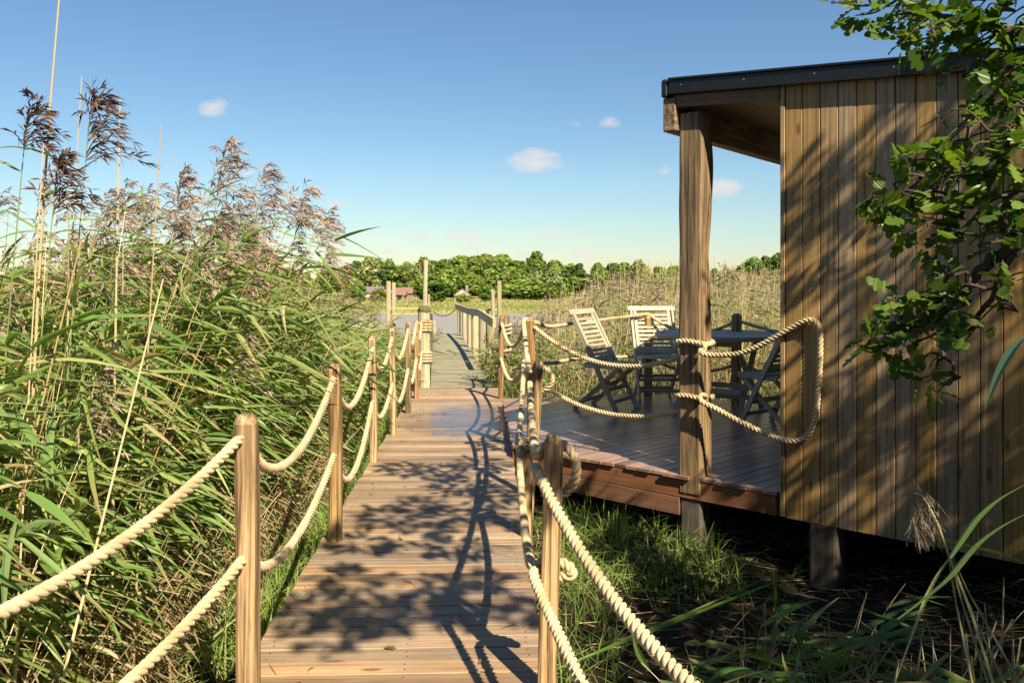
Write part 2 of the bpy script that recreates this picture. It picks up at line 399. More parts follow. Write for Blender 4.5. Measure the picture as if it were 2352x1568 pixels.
for sx in (-.515, .515):
    b = MB(); a0 = np.array([bw_c(.35), .35, -.098]) + BX * sx; a1 = np.array([bw_c(9.95), 9.95, -.098]) + BX * sx
    b.bar(a0, a1, .045, .15); part(b, 'edge_beam', M['fascia'], bw)
for Yp in (1.2, 2.9, 4.6, 6.3, 8.0, 9.6):
    for sx in (-.46, .46):
        b = MB(); p = np.array([bw_c(Yp), Yp, -.1]) + BX * sx
        b.bar(p + UZ * -.5, p + UZ * .075, .08, .08, up=BD); part(b, 'support_post', M['stilt'], bw)

# ------------------------------------------------------------------ rope posts
def make_post(base, top, w, seed, name='rope_post', mat='post', rot=None, chz=.03, round_=False):
    base = np.asarray(base, float); top = np.asarray(top, float); rr = np.random.default_rng(seed)
    rot = rr.uniform(-.25, .25) if rot is None else rot
    k = 12 if round_ else 8
    if round_: sec = np.array([[math.cos(a), math.sin(a)] for a in np.linspace(0, 2 * math.pi, 13)[:-1]]) * .5
    else:
        c = .34
        sec = np.array([[.5, -c], [.5, c], [c, .5], [-c, .5], [-.5, c], [-.5, -c], [-c, -.5], [c, -.5]])
    cs, sn = math.cos(rot), math.sin(rot)
    sec = sec @ np.array([[cs, sn], [-sn, cs]])
    L = np.linalg.norm(top - base); nr = 14; rings = []
    wob = rr.normal(0, .009, (nr + 3, k, 1))
    wob = (wob + np.roll(wob, 1, 0) + np.roll(wob, -1, 0)) / 1.7
    for i in range(nr + 1):
        s = i / nr * (1 - chz / L)
        c0 = base + (top - base) * s + np.array([math.sin(s * 5 + seed) * .0035, math.cos(s * 4 + seed) * .003, 0])
        ring = np.concatenate([c0[:2] + sec * w * (1 + wob[i]), np.full((k, 1), c0[2])], 1)
        rings.append(ring)
    rings.append(np.concatenate([top[:2] + sec * w * .62, np.full((k, 1), top[2] - .004)], 1))
    rings.append(np.concatenate([top[:2] + sec * w * .4, np.full((k, 1), top[2])], 1))
    mb = MB(); mb.loft(rings, rnd=rr.random())
    return mb.build(name, M[mat], loc=base)
GP = 'rope fence posts along the boardwalk and deck'
LP = [  # left posts: top px x, top py, base px x, Y, width
    (563, 950, 577, 2.63, .070), (769, 835, 771, 4.16, .066), (856, 770, 857, 5.94, .056), (901, 752, 904, 6.98, .056),
    (938, 738, 937, 8.08, .056), (956, 735, 957, 9.07, .056)]
lab = ['nearest post on the left, square oak with chamfered corners, two thick ropes through it',
       'second nearest post on the left side, slim squared oak with ropes through it',
       'third nearest post on the left side of the boardwalk, thin and brown',
       'fourth nearest post on the left side of the boardwalk, thin with a pointed top',
       'pale thin post on the left, next to last before the fat round mooring pile',
       'pale thin post on the left, standing just before the fat round mooring pile']
Lpos = []
for i, (tx, ty, bx, Yp, w_) in enumerate(LP):
    t = at(tx, ty, Yp); b = at(bx, 638, Yp); b[2] = -.3
    o = make_post(b, t, w_, 10 + i, rot=(.1, .04, -.05, .12, .02, .15)[i]); tag(o, lab[i], 'post', GP); Lpos.append((t, b))
o = make_post((-1.25, 1.0, -.3), (-1.28, 1.0, .92), .07, 30); tag(o, 'oak rope post on the left, just off the near end of the boardwalk', 'post', GP)
def lerp_post(t, b, z): s = (z - b[2]) / (t[2] - b[2]); return b + (t - b) * s

def rp(tx, ty, bx, by, Yp, w_, label, z0=-.4, seed=0, rot=None):
    t = at(tx, ty, Yp); b0 = at(bx, by, Yp); d = (t - b0) / (t[2] - b0[2]); b = t + d * (z0 - t[2])
    o = make_post(b, t, w_, seed, rot=rot); tag(o, label, 'post', GP); return t, b
R1 = rp(1270, 995, 1258, 1568, 2.63, .060, 'nearest post on the right, tan oak with a faceted top and rope loops behind it', seed=41, rot=.03)
R2 = rp(1237, 825, 1216, 1150, 5.0, .055, 'tilted brown post on the right standing against the near corner of the deck', seed=42, rot=.4)
R3 = rp(1219, 728, 1219, 1000, 6.25, .064, 'square orange brown post on the deck edge where the deck ropes begin', z0=-.2, seed=43, rot=.05)
R4 = rp(1153, 725, 1149, 915, 9.05, .055, 'slightly leaning thin post on the far right of the boardwalk before the jetty', seed=44)
ST = rp(1211, 1026, 1209, 1228, 4.25, .062, 'short stub post at the right boardwalk edge, only knee high', seed=45, rot=.1)
BP2 = rp(1692, 719, 1692, 933, 7.9, .085, 'dark square post at the back of the deck behind the round table', z0=-.3, seed=46, rot=.75)
BP1 = rp(1489, 724, 1489, 925, 8.62, .085, 'reddish post at the back of the deck hidden behind the middle chair', z0=-.3, seed=47, rot=.05)
o = make_post((.62, .6, -.4), (.62, .6, .9), .06, 48); tag(o, 'oak rope post on the right where the boardwalk begins', 'post', GP)

# ------------------------------------------------------------------ ropes
def sag(a, b, d, n=24, skew=0):
    a = np.asarray(a, float); b = np.asarray(b, float); s = np.linspace(0, 1, n)[:, None]
    q = s ** (1 + skew)
    P = a + (b - a) * s; P[:, 2] -= (4 * d * q * (1 - q))[:, 0]
    return P
def smooth_path(P, ds, k=2, it=6):
    P = np.asarray(P, float)
    seg = np.linalg.norm(np.diff(P, axis=0), axis=1); keep = np.concatenate([[True], seg > 1e-6]); P = P[keep]
    acc = np.concatenate([[0], np.cumsum(np.linalg.norm(np.diff(P, axis=0), axis=1))])
    n = max(int(acc[-1] / .012), 8)
    u = np.linspace(0, acc[-1], n); P = np.stack([np.interp(u, acc, P[:, i]) for i in range(3)], 1)
    for _ in range(it):
        P[1:-1] = (P[:-2] + P[1:-1] * 2 + P[2:]) / 4
    acc = np.concatenate([[0], np.cumsum(np.linalg.norm(np.diff(P, axis=0), axis=1))])
    n = max(int(acc[-1] / ds), 8); u = np.linspace(0, acc[-1], n)
    return np.stack([np.interp(u, acc, P[:, i]) for i in range(3)], 1), u
def make_rope(name, pieces, label, rad=.0170, ds=.0062, group='thick natural ropes strung between the posts'):
    P = np.concatenate(pieces); P, u = smooth_path(P, ds)
    n = len(P); T = np.gradient(P, axis=0); T /= np.linalg.norm(T, axis=1)[:, None]
    nx = np.cross(T[0], (.2, .3, .93)); nx /= np.linalg.norm(nx); NX = np.zeros_like(P)
    for i in range(n):
        nx = nx - T[i] * np.dot(nx, T[i]); nx /= np.linalg.norm(nx); NX[i] = nx
    NY = np.cross(T, NX); mb = MB(); k = 8
    wob = 1 + .06 * np.sin(u * 23) + .04 * np.sin(u * 61 + 1)
    for s in range(3):
        ph = 2 * math.pi * (u / (rad * 2 * 2.3)) + s * 2 * math.pi / 3
        C = P + (.50 * rad) * (np.cos(ph)[:, None] * NX + np.sin(ph)[:, None] * NY)
        a = np.linspace(0, 2 * math.pi, k + 1)[:-1]
        rs = rad * .56 * wob
        V = C[:, None, :] + rs[:, None, None] * (np.cos(a)[None, :, None] * NX[:, None, :] + np.sin(a)[None, :, None] * NY[:, None, :])
        I = np.arange(n * k).reshape(n, k); J = np.roll(I, -1, 1)
        Q = np.stack([I[:-1], J[:-1], J[1:], I[1:]], -1).reshape(-1, 4)
        B = np.stack([np.broadcast_to(a[None, :] / 6, (n, k)), np.broadcast_to(u[:, None], (n, k)) * 3, np.full((n, k), s * 3.)], -1)
        mb.add(V.reshape(-1, 3), Q, bc=B.reshape(-1, 3), ngons=[list(range(k))[::-1], [(n - 1) * k + j for j in range(k)]])
    # loose fibres standing off the lay
    m = int(u[-1] * 650)
    ii = rng.integers(2, n - 3, m); aa = rng.uniform(0, 2 * math.pi, m)
    d = np.cos(aa)[:, None] * NX[ii] + np.sin(aa)[:, None] * NY[ii]
    p0 = P[ii] + d * rad * .95; ln = rng.uniform(.004, .014, m)[:, None]
    e = p0 + (d * .75 + T[ii] * rng.uniform(-1, 1, (m, 1)) + rng.normal(0, .3, (m, 3))) * ln
    sd = np.cross(d, T[ii]) * .00035
    V = np.stack([p0 - sd, p0 + sd, e], 1).reshape(-1, 3)
    mb.add(V, None, np.arange(3 * m).reshape(m, 3))
    o = mb.build(name, M['rope'], smooth=True); tag(o, label, 'rope', group); return o

def coil(c, rad, z0, z1, turns, a0=0, n=26):
    t = np.linspace(0, 1, int(turns * n)); a = a0 + 2 * math.pi * turns * t
    return np.stack([c[0] + rad * np.cos(a), c[1] + rad * np.sin(a), z0 + (z1 - z0) * t], 1)
PILE_L = np.array([-1.143, 10.35, 0]); PILE_R = np.array([-.09, 10.35, 0])
def left_run(z, sags, z0, exit_pt):
    pcs = []; pts = [lerp_post(t, b, z) for t, b in Lpos]
    pcs.append(sag(z0, pts[0], exit_pt))
    for i in range(5): pcs.append(sag(pts[i], pts[i + 1], sags[i], skew=-.25))
    pcs.append(sag(pts[5], PILE_L + np.array([-.02, -.11, z - .05]), sags[5]))
    pcs.append(coil(PILE_L, .094, z - .05, z - .20, 4, -1.7))
    return pcs
make_rope('rope', left_run(.86, (.23, .26, .22, .24, .2, .22), (-1.36, 1.0, .74), .17), 'upper rope along the left posts, sagging to the coil on the fat mooring pile')
make_rope('rope', left_run(.46, (.17, .28, .19, .24, .2, .18), (-1.27, 1.0, .36), .13), 'lower rope along the left posts, running close above the planks')

def ring(c, w, z, rot, a0, turns=1.05, n=40):
    """rope wrapped round a square post"""
    t = np.linspace(0, 1, int(n * abs(turns))); a = a0 + 2 * math.pi * turns * t
    rr = w / np.maximum(np.abs(np.cos(a - rot)), np.abs(np.sin(a - rot))); rr = np.minimum(rr, w * 1.25)
    return np.stack([c[0] + rr * np.cos(a), c[1] + rr * np.sin(a), np.full_like(a, z) + .012 * np.sin(a * 2)], 1)
def loopback(p, out, drop, n=20):
    """slack bight of rope hanging behind a post"""
    s = np.linspace(0, 1, n); p = np.asarray(p, float)
    P = np.repeat(p[None], n, 0); P[:, 0] += out * np.sin(math.pi * s); P[:, 1] += .07 * np.sin(2 * math.pi * s); P[:, 2] += .02 * np.sin(math.pi * s) - drop * np.sin(math.pi * s * .8)
    return P
r1u = lerp_post(*R1, .79); r1l = lerp_post(*R1, .40); r2u = lerp_post(*R2, .78); r3u = lerp_post(*R3, 1.02); r4u = lerp_post(*R4, .86)
r3l = lerp_post(*R3, .71); r4l = lerp_post(*R4, .46); st = lerp_post(*ST, .455)
def bight(r, dx, dz):     # goes behind the post to the right, drops, comes back in front of the left side
    r = np.asarray(r, float)
    L_ = [(-.045, .03, .0), (-.015, .058, .022), (.04, .055, .02), (dx, .02, -.01), (dx + .006, .02, -dz * .5), (dx * .72, .03, -dz * .85), (dx * .3, .055, -dz), (-.035, .055, -dz * .75)]
    return np.array([r + np.array(q) for q in L_])
def crv(P, n=12):
    P = np.asarray(P, float); out = []
    for i in range(len(P) - 1):
        p0 = P[max(i - 1, 0)]; p1 = P[i]; p2 = P[i + 1]; p3 = P[min(i + 2, len(P) - 1)]
        for t in np.linspace(0, 1, n, endpoint=False):
            out.append(.5 * (2 * p1 + (p2 - p0) * t + (2 * p0 - 5 * p1 + 4 * p2 - p3) * t * t + (3 * p1 - p0 - 3 * p2 + p3) * t ** 3))
    out.append(P[-1]); return np.array(out)
Lx = np.array([-.045, 0, 0])
make_rope('rope', [coil(PILE_R, .08, .62, .80, 3.5, 1.5), sag(PILE_R + np.array([-.06, -.07, .80]), r4u, .12), sag(r4u, r3u + np.array([-.03, 0, .03]), .24),
                   sag(r3u + np.array([-.055, -.04, .02]), r2u + Lx, .07), crv(bight(r2u, .085, .13)),
                   sag(r2u + np.array([-.05, -.02, -.06]), r1u + Lx * 1.1 + np.array([0, .05, -.02]), .085), crv(bight(r1u, .075, .15)),
                   sag(r1u + np.array([-.06, -.03, -.03]), (.60, .62, .80), .21)],
          'upper rope along the right posts, looped behind the nearest and the tilted post')
make_rope('rope', [coil(PILE_R, .08, .40, .48, 1.5, 1.5), sag(PILE_R + np.array([-.06, -.07, .48]), r4l, .1), sag(r4l, r3l + Lx, .2), sag(r3l + np.array([-.055, -.03, .01]), st + np.array([-.05, .0, .03]), .10),
                   crv([st + np.array(q) for q in ((-.05, .03, .03), (0, .055, .04), (.045, .02, .04), (.035, -.045, .03), (-.03, -.06, .02))]),
                   sag(st + np.array([-.045, -.04, .015]), r1l + np.array([-.06, .05, 0]), .10),
                   crv([r1l + np.array(q) for q in ((-.05, .04, 0), (-.01, .06, .02), (.05, .04, .015), (.085, .005, -.005), (.05, .03, -.03), (-.02, .055, -.02), (-.055, .01, 0))]),
                   sag(r1l + np.array([-.058, -.02, 0]), (.40, 1.0, .30), .05)],
          'lower rope along the right posts, wrapped round the short stub post')

# ------------------------------------------------------------------ deck
UW = unit((.767, -.641, 0)); NB = unit((.641, .767, 0))      # along the cabin front, towards the back
C0 = np.array([.018, 6.03, 0])
def wp(t, s=0, z=0): return C0 + UW * t + NB * s + UZ * z
def ft(x):               # distance along the cabin front where the bearing x meets it
    r = (x - 1176) / FD
    return (r * C0[1] - C0[0]) / (UW[0] - r * UW[1])
def clip(poly, n, d, keep_less):
    out = []
    for i in range(len(poly)):
        a, b = poly[i], poly[(i + 1) % len(poly)]
        da, db = np.dot(a[:2], n) - d, np.dot(b[:2], n) - d
        if not keep_less: da, db = -da, -db
        if da <= 0: out.append(a)
        if da * db < 0: out.append(a + (b - a) * da / (da - db))
    return out
deck_poly = [np.array(p, float) for p in ((.0, 6.045), (3.3, 3.29), (5.3, 5.4), (2.42, 7.98), (1.90, 8.74), (-.105, 8.40))]
DD = np.array([math.sin(R(49)), math.cos(R(49)), 0]); DN = np.array([DD[1], -DD[0], 0])
deck_root = empty('deck', (1.6, 6.6, .1))
tag(deck_root, 'raised hardwood deck with glossy dark red boards under the porch', 'deck')
db = MB(); ds_ = MB()
lo = min(np.dot(p, DN[:2]) for p in deck_poly); hi = max(np.dot(p, DN[:2]) for p in deck_poly)
v = lo
while v < hi:
    pl = clip(clip(deck_poly, DN[:2], v + .0905, True), DN[:2], v, False)
    if len(pl) >= 3:
        rd = random.random(); z1 = .1 + random.uniform(-.001, .001); k = len(pl)
        e = random.uniform(-.012, .012)
        cen = np.mean(pl, 0)
        top = [np.array([*(p + DD[:2] * e), z1]) for p in pl]
        # small chamfer: inner top ring a little in, outer ring a little down
        topin = [np.array([*(p[:2] + (np.append(cen, 0) - np.append(p[:2], 0))[:2] * 0 ), z1]) for p in top]
        ctr = np.mean(top, 0); inn = []
        for p in top:
            across = np.dot(p - ctr, DN); along = np.dot(p - ctr, DD)
            inn.append(p - DN * np.sign(across) * .0025 - DD * np.sign(along) * .0025)
        mid = [p - UZ * .0025 for p in top]; bot = [p - UZ * .022 for p in top]
        Vv = inn + mid + bot
        qs = [[j, k + j, k + (j + 1) % k, (j + 1) % k] for j in range(k)] + [[k + j, 2 * k + j, 2 * k + (j + 1) % k, k + (j + 1) % k] for j in range(k)]
        B = [(np.dot(p, DD) + rd * 31, np.dot(p, DN) + rd * 17, p[2] + rd * 9) for p in Vv]
        db.add(Vv, [q[::-1] for q in qs], ngons=[list(range(k))], bc=B, rnd=rd)
    v += .0945
part(db, 'decking', M['deck'], deck_root)
def fboard(name, a, b, z0, z1, th=.03, mat='fascia', root=deck_root, out=None):
    a = np.asarray(a, float); b = np.asarray(b, float); mb = MB()
    mb.bar((a[0], a[1], (z0 + z1) / 2), (b[0], b[1], (z0 + z1) / 2), th, z1 - z0, ch=.003)
    return part(mb, name, M[mat], root)
fboard('fascia_board', wp(.0, .03), wp(2.02, .03), -.047, .076)
fboard('fascia_board', wp(.0, .03), wp(1.375, .03), -.165, -.051)
fboard('fascia_board', wp(2.02, .045), wp(4.2, .045), -.047, .076)
fboard('fascia_board', (.02, 6.06), (-.088, 8.38), -.06, .076)
fboard('fascia_board', (-.08, 8.37), (1.87, 8.71), -.06, .076)
fboard('fascia_board', (1.90, 8.70), (2.40, 7.97), -.06, .076)
fboard('fascia_board', (2.41, 7.95), (5.2, 5.42), -.06, .076)
for p in ((.1, 6.25), (.05, 8.2), (1.7, 8.25), (2.3, 7.8), (1.3, 7.0), (2.5, 6.2)):
    b = MB(); b.bar((*p, -.5), (*p, .07), .12, .12, up=(0, 1, 0)); part(b, 'support_post', M['stilt'], deck_root)
for k in range(5):
    b = MB(); a0 = wp(.3 + k * .05, .15 + k * .5, 0.01); b.bar(a0, a0 + UW * 2.6, .045, .13); part(b, 'joist', M['fascia'], deck_root)
for t in (.35, .9, 1.42, 2.0):
    for z in (.045, -.015):
        fs = MB(); screw(fs, wp(t, .0145, z), -NB, .006); part(fs, 'screw', M['screw'], deck_root)

# ------------------------------------------------------------------ cabin
cab = empty('cabin', tuple(wp(3.2, 1.2, 0)))
tag(cab, 'timber clad cabin with a black edged roof and an open porch on an oak post', 'cabin')
T0, T1, S1 = 2.06, 5.3, 2.9
def roof_z(t): return 2.492 - .080 * (t - T0)            # underside of the black trim
cl = MB(); nails = MB()
def clad(o, d, nrm, length, z0, zf, wdt=.1):
    """vertical boards along d from o, facing nrm"""
    x = 0; i = 0
    while x < length:
        wd = min(wdt, length - x)
        a = x + .0022; b_ = x + wd - .0022
        z1 = zf(x + wd / 2); c = o + d * ((a + b_) / 2) + UZ * ((z0 + z1) / 2)
        cl.box(c - nrm * .009, (UZ, d, nrm), ((z1 - z0) / 2, (b_ - a) / 2, .009), .0028)
        for zz in (z0 + .1, .5, .98, 1.5, 2.02):
            for q in ((a + b_) / 2,):
                if zz < z1 - .1: screw(nails, o + d * (q + random.uniform(-.006, .006)) + UZ * (zz + random.uniform(-.012, .012)), nrm, .0035)
        x += wd; i += 1
clad(wp(T0 + .026, -.02), UW, -NB, T1 - T0 - .03, -.038, lambda x: roof_z(T0 + x) + .03)
part(cl, 'wall', M['cladding'], cab)
tag(part(nails, 'nail', M['screw'], cab), kind='stuff')
cl = MB(); nails = MB(); clad(wp(T0, .03), NB, -UW, S1 - .03, -.038, lambda x: roof_z(T0) - .01)
part(cl, 'wall', M['cladding'], cab)
cl = MB(); nails = MB(); clad(wp(T0, S1), UW, NB, T1 - T0, -.038, lambda x: roof_z(T0 + x) - .01)
clad(wp(T1, -.02), NB, UW, S1, -.038, lambda x: roof_z(T1) - .01)
part(cl, 'wall', M['cladding'], cab)
b = MB(); b.box(wp(T0 + .010, .003, (roof_z(T0) - .038) / 2 + .005), (UZ, UW, NB), ((roof_z(T0) + .038) / 2, .0135, .030), .003); part(b, 'corner_trim', M['cladding'], cab)
b = MB(); b.box(wp((T0 + T1) / 2, S1 / 2, 0.02), (UW, NB, UZ), ((T1 - T0) / 2 - .04, S1 / 2 - .06, .04), .003); part(b, 'floor', M['stilt'], cab)
# roof slab, trim, soffit, beam
RT0, RT1, RS0, RS1 = 1.31, T1 + .1, -.055, S1 + .1
rd_ = unit(UW - UZ * .08); rn_ = unit(UZ + UW * .08)
b = MB(); mid = wp((RT0 + RT1) / 2, (RS0 + RS1) / 2); mid[2] = roof_z((RT0 + RT1) / 2) + .045
b.box(mid, (rd_, NB, rn_), ((RT1 - RT0) / 2 - .01, (RS1 - RS0) / 2 - .01, .035), .003); roof = part(b, 'roof', M['felt'], cab)
def subpart(mb, name, mat, par, smooth=False):
    o = mb.build(name, mat, None, smooth); o.parent = par
    rl = Matrix.LocRotScale(cab.location, cab.rotation_euler, cab.scale)
    o.matrix_parent_inverse = Matrix.Identity(4)
    return o
b = MB(); a0 = wp(RT0 + .03, RS0); a0[2] = roof_z(RT0 + .03) + .045; a1 = wp(RT1, RS0); a1[2] = roof_z(RT1) + .045
b.bar(a0, a1, .022, .088, up=UZ, ch=.006); b.bar(a0 + UZ * .052 + NB * .03, a1 + UZ * .052 + NB * .03, .10, .016, ch=.005)
part(b, 'roof_trim', M['black'], cab)
b = MB(); a0 = wp(RT0, RS0 - .012); a0[2] = roof_z(RT0) + .040; a1 = wp(RT0, RS1); a1[2] = a0[2]
b.bar(a0, a1, .05, .118, ch=.016); part(b, 'roof_trim', M['black'], cab)
for t in np.arange(RT0 + .12, RT1, .42):
    b = MB(); p = wp(t, RS0 - .011); p[2] = roof_z(t) + .055; screw(b, p, -NB, .005); part(b, 'roof_screw', M['screw'], cab)
b = MB(); a0 = wp(RT0 + .05, RS0 + .035); a0[2] = roof_z(RT0 + .05) - .040; a1 = wp(T0 - .005, RS0 + .035); a1[2] = roof_z(T0) - .036
b.bar(a0, a1, .028, .078, ch=.003); part(b, 'frieze_board', M['soffit'], cab)
b = MB(); x = RT0 + .06
while x < T0 - .01:
    p0 = wp(x + .046, RS0 + .06); p0[2] = roof_z(x + .046) - .018; p1 = wp(x + .046, RS1 - .05); p1[2] = p0[2]
    b.bar(p0, p1, .088, .016, ch=.004); x += .093
part(b, 'soffit', M['soffit'], cab)
b = MB(); p0 = wp(1.335, -.045, 2.422); p1 = wp(1.335, RS1 - .1, 2.422); b.bar(p0, p1, .09, .215, ch=.006); part(b, 'beam', M['porch'], cab)
# porch post: rough sawn, waney edge
def rough_post(t, s, z0, z1, wx, wy, seed, mat, name, waney=True):
    rr = np.random.default_rng(seed); nr = 40; rings = []
    sec = []
    for (ax_, ay_), n_ in zip(((-1, -1), (1, -1), (1, 1), (-1, 1)), range(4)):
        sec.append((ax_, ay_))
    def per(i, j): return rr.normal()
    for i in range(nr + 1):
        f = i / nr; z = z0 + (z1 - z0) * f; pts = []
        taper = 1.0 - .02 * f
        for c in range(4):
            (xa, ya), (xb, yb) = sec[c], sec[(c + 1) % 4]
            for q in np.linspace(.1, .9, 6):
                u = xa + (xb - xa) * q; v_ = ya + (yb - ya) * q
                # bite out of the back right corner high on the post
                dx = 0
                if waney and u > .5: dx = -.22 * math.exp(-((f - .60) / .09) ** 2) * (.5 + .5 * v_) + .16 * math.exp(-((f - .86) / .10) ** 2)
                lump = .03 * math.sin(f * 19 + c * 2 + seed) * (abs(u) > .9) + .02 * math.sin(f * 41 + q * 3 + c)
                pts.append(wp(t, s) + UW * (u * taper + dx + lump * .5) * wx / 2 + NB * (v_ * taper + lump * .4) * wy / 2 + UZ * z)
        rings.append(pts)
    mb = MB(); mb.loft(rings, rnd=rr.random())
    return part(mb, name, M[mat], cab)
rough_post(1.452, .088, -.01, 2.43, .164, .160, 3, 'porch', 'porch_post')
rough_post(1.452, .10, -.9, -.02, .155, .155, 5, 'stilt', 'support_post', False)
rough_post(2.30, .05, -.9, -.04, .16, .16, 8, 'stilt', 'support_post', False)
rough_post(4.0, .12, -.9, -.04, .16, .16, 9, 'stilt', 'support_post', False)
rough_post(2.4, 2.5, -.9, -.04, .16, .16, 11, 'stilt', 'support_post', False)
rough_post(1.452, 2.75, -.6, 2.40, .15, .15, 12, 'porch', 'porch_post', False)

# deck ropes
def onw(x, y, s=-.045):
    t = ft(x); 
    r = (x - 1176) / FD
    # point on the plane offset s in front of the cabin
    c = C0 + NB * s; t = (r * c[1] - c[0]) / (UW[0] - r * UW[1]); p = c + UW * t
    return np.array([p[0], p[1], H - (y - 638) / FD * p[1]])
PC = wp(1.452, .088)
rotp = math.atan2(UW[1], UW[0])
pz1, pz2 = .955, .605
r3f = lerp_post(*R3, .985); r3g = lerp_post(*R3, .58)
def ring_from(z, a0, turns): return ring(PC, .094, z, rotp, a0, turns)
aback = math.atan2(NB[1], NB[0]); aleft = math.atan2(-UW[1], -UW[0]); afront = math.atan2(-NB[1], -NB[0]); aright = math.atan2(UW[1], UW[0])
lefts = PC - UW * .098
make_rope('rope', [sag(r3f + np.array([.03, -.03, 0]), lefts + NB * .05 + UZ * .86, .17, n=40), crv([lefts + NB * .05 + UZ * .86, PC + NB * .10 - UW * .02 + UZ * .9, PC + NB * .10 + UW * .09 + UZ * .95]),
                   ring_from(pz1, aright + .35, -1.18)[:, :], 
                   crv([onw(1603, 792, -.03), onw(1612, 786, -.05), onw(1622, 798, -.03), onw(1612, 806, -.05), onw(1604, 800, -.06), onw(1612, 812, -.055), onw(1640, 815), onw(1690, 813), onw(1735, 798), onw(1775, 777), onw(1812, 756), onw(1845, 738), onw(1864, 733), onw(1879, 742), onw(1884, 768), onw(1883, 830), onw(1879, 900),
                        onw(1873, 955), onw(1864, 985), onw(1848, 1005), onw(1826, 1013), onw(1800, 1010), onw(1760, 996), onw(1700, 968), onw(1645, 938), onw(1618, 926), onw(1604, 915, -.055), onw(1612, 905, -.04)]),
                   ring_from(pz2, aright + .2, -1.1),
                   sag(lefts + NB * .04 + UZ * .5, r3g + np.array([.03, -.03, 0]), .14, n=40)],
          'rope wrapped round the porch post, with a long loop lying on the cabin wall', ds=.006)
def eye(p, q): return np.asarray(p) + (np.asarray(q) - np.asarray(p)) * .02
b1u = lerp_post(*BP1, .98); b2u = lerp_post(*BP2, .95); b1l = lerp_post(*BP1, .52); b2l = lerp_post(*BP2, .52)
make_rope('rope', [crv([r3u + np.array([.03, 0, 0]), (.36, 7.2, .93), (.66, 8.1, .915), (1.0, 8.45, .93), b1u]), sag(b1u, b2u, .16), sag(b2u, (4.6, 6.0, .9), .2)], 'upper rope along the back of the deck, behind the chairs and the table', ds=.008)
make_rope('rope', [crv([r3l + np.array([.03, 0, 0]), (.36, 7.2, .60), (.66, 8.1, .55), (1.0, 8.45, .53), b1l]), sag(b1l, b2l, .12), sag(b2l, (4.6, 6.0, .5), .2)], 'lower rope along the back of the deck, seen under the chairs', ds=.008)

# ------------------------------------------------------------------ deck furniture
def chair(loc, rz, label):
    root = empty('folding_chair', loc, rz); tag(root, label, 'chair', 'folding teak chairs on the deck')
    bt = np.array([0, -.285, .93]); ft_ = np.array([0, .205, .0]); d = unit(ft_ - bt)
    def on(z): s = (bt[2] - z) / (bt[2] - ft_[2]); return bt + (ft_ - bt) * s
    X = np.array([1., 0, 0]); nrm = np.cross(X, d)
    for sx in (-.225, .225):
        b = MB(); b.bar(on(.93) + X * sx, on(0) + X * sx, .024, .045, up=nrm); b.build('leg', M['teak'], root)
        b = MB(); b.bar(np.array([sx * .86, .20, .415]), np.array([sx * .86, -.27, 0]), .024, .042, up=(0, 1, 1)); b.build('leg', M['teak'], root)
    back = MB()
    back.bar(on(.935) - X * .262, on(.935) + X * .262, .026, .058, up=-d)          # top rail
    back.bar(on(.49) - X * .212, on(.49) + X * .212, .022, .05, up=-d)
    for sx in (-.182, .182): back.bar(on(.91) + X * sx, on(.49) + X * sx, .034, .02, up=nrm)
    for k in range(9):
        z = .53 + k * .042; back.bar(on(z) - X * .168, on(z) + X * .168, .012, .028, up=-d, ch=.002)
    back.build('backrest', M['teak'], root)
    seat = MB()
    for sx in (-.205, .205): seat.bar((sx, -.16, .425), (sx, .235, .435), .024, .038)
    for k in range(9): seat.bar((-.20, -.145 + k * .046, .446), (.20, -.145 + k * .046, .446), .036, .014, ch=.002)
    seat.build('seat', M['teak'], root)
    for (z, y, wd) in ((.21, on(.21)[1] + .0, .215), (.09, -.17, .185), (.10, on(.10)[1], .215), (.24, .0, .185)):
        b = MB(); b.bar((-wd, y, z), (wd, y, z), .02, .034); b.build('stretcher', M['teak'], root)
    return root
def ang(fx, fy): return math.atan2(-fx, fy)
chair((.935, 7.75, .1), ang(.84, -.54), 'silvery folding chair seen from its side, nearest to the boardwalk, left of the table')
chair((1.53, 8.40, .1), ang(.05, -1), 'silvery folding chair facing the camera behind the table, with its full back slats in view')
chair((2.27, 6.86, .1), ang(-.6, .8), 'folding chair in the shade under the porch, half hidden behind the cabin wall')
tb = empty('round_table', (1.98, 7.62, .1)); tag(tb, 'round slatted teak table in shade with a blue sheen on its top', 'table')
b = MB(); r_ = .60; x = -r_
while x < r_ - .01:
    x0, x1 = x + .003, min(x + .073, r_) - .001
    h = math.sqrt(max(r_ ** 2 - max(abs(x0), abs(x1)) ** 2, .002)) - .03
    if h > .04: b.box(((x0 + x1) / 2, 0, .731), ((0, 1, 0), (1, 0, 0), (0, 0, 1)), (h, (x1 - x0) / 2, .011), .002)
    x += .073
n_ = 40; a = np.linspace(0, 2 * math.pi, n_ + 1)[:-1]; rings = []
for rr_, zz in ((r_ - .05, .703), (r_, .703), (r_ + .004, .725), (r_, .744), (r_ - .05, .744)):
    rings.append(np.stack([rr_ * np.cos(a), rr_ * np.sin(a), np.full(n_, zz)], 1))
Vr = np.array(rings); kk = n_
Qs = [[i * kk + j, i * kk + (j + 1) % kk, ((i + 1) % 5) * kk + (j + 1) % kk, ((i + 1) % 5) * kk + j] for i in range(5) for j in range(kk)]
b.add(Vr.reshape(-1, 3), Qs, bc=np.concatenate([(np.tile(a, 5) * .6)[:, None], Vr.reshape(-1, 3)[:, 1:]], 1), rnd=.4)
ttop = b.build('tabletop', M['teak'], tb); ttop.rotation_euler.z = .5
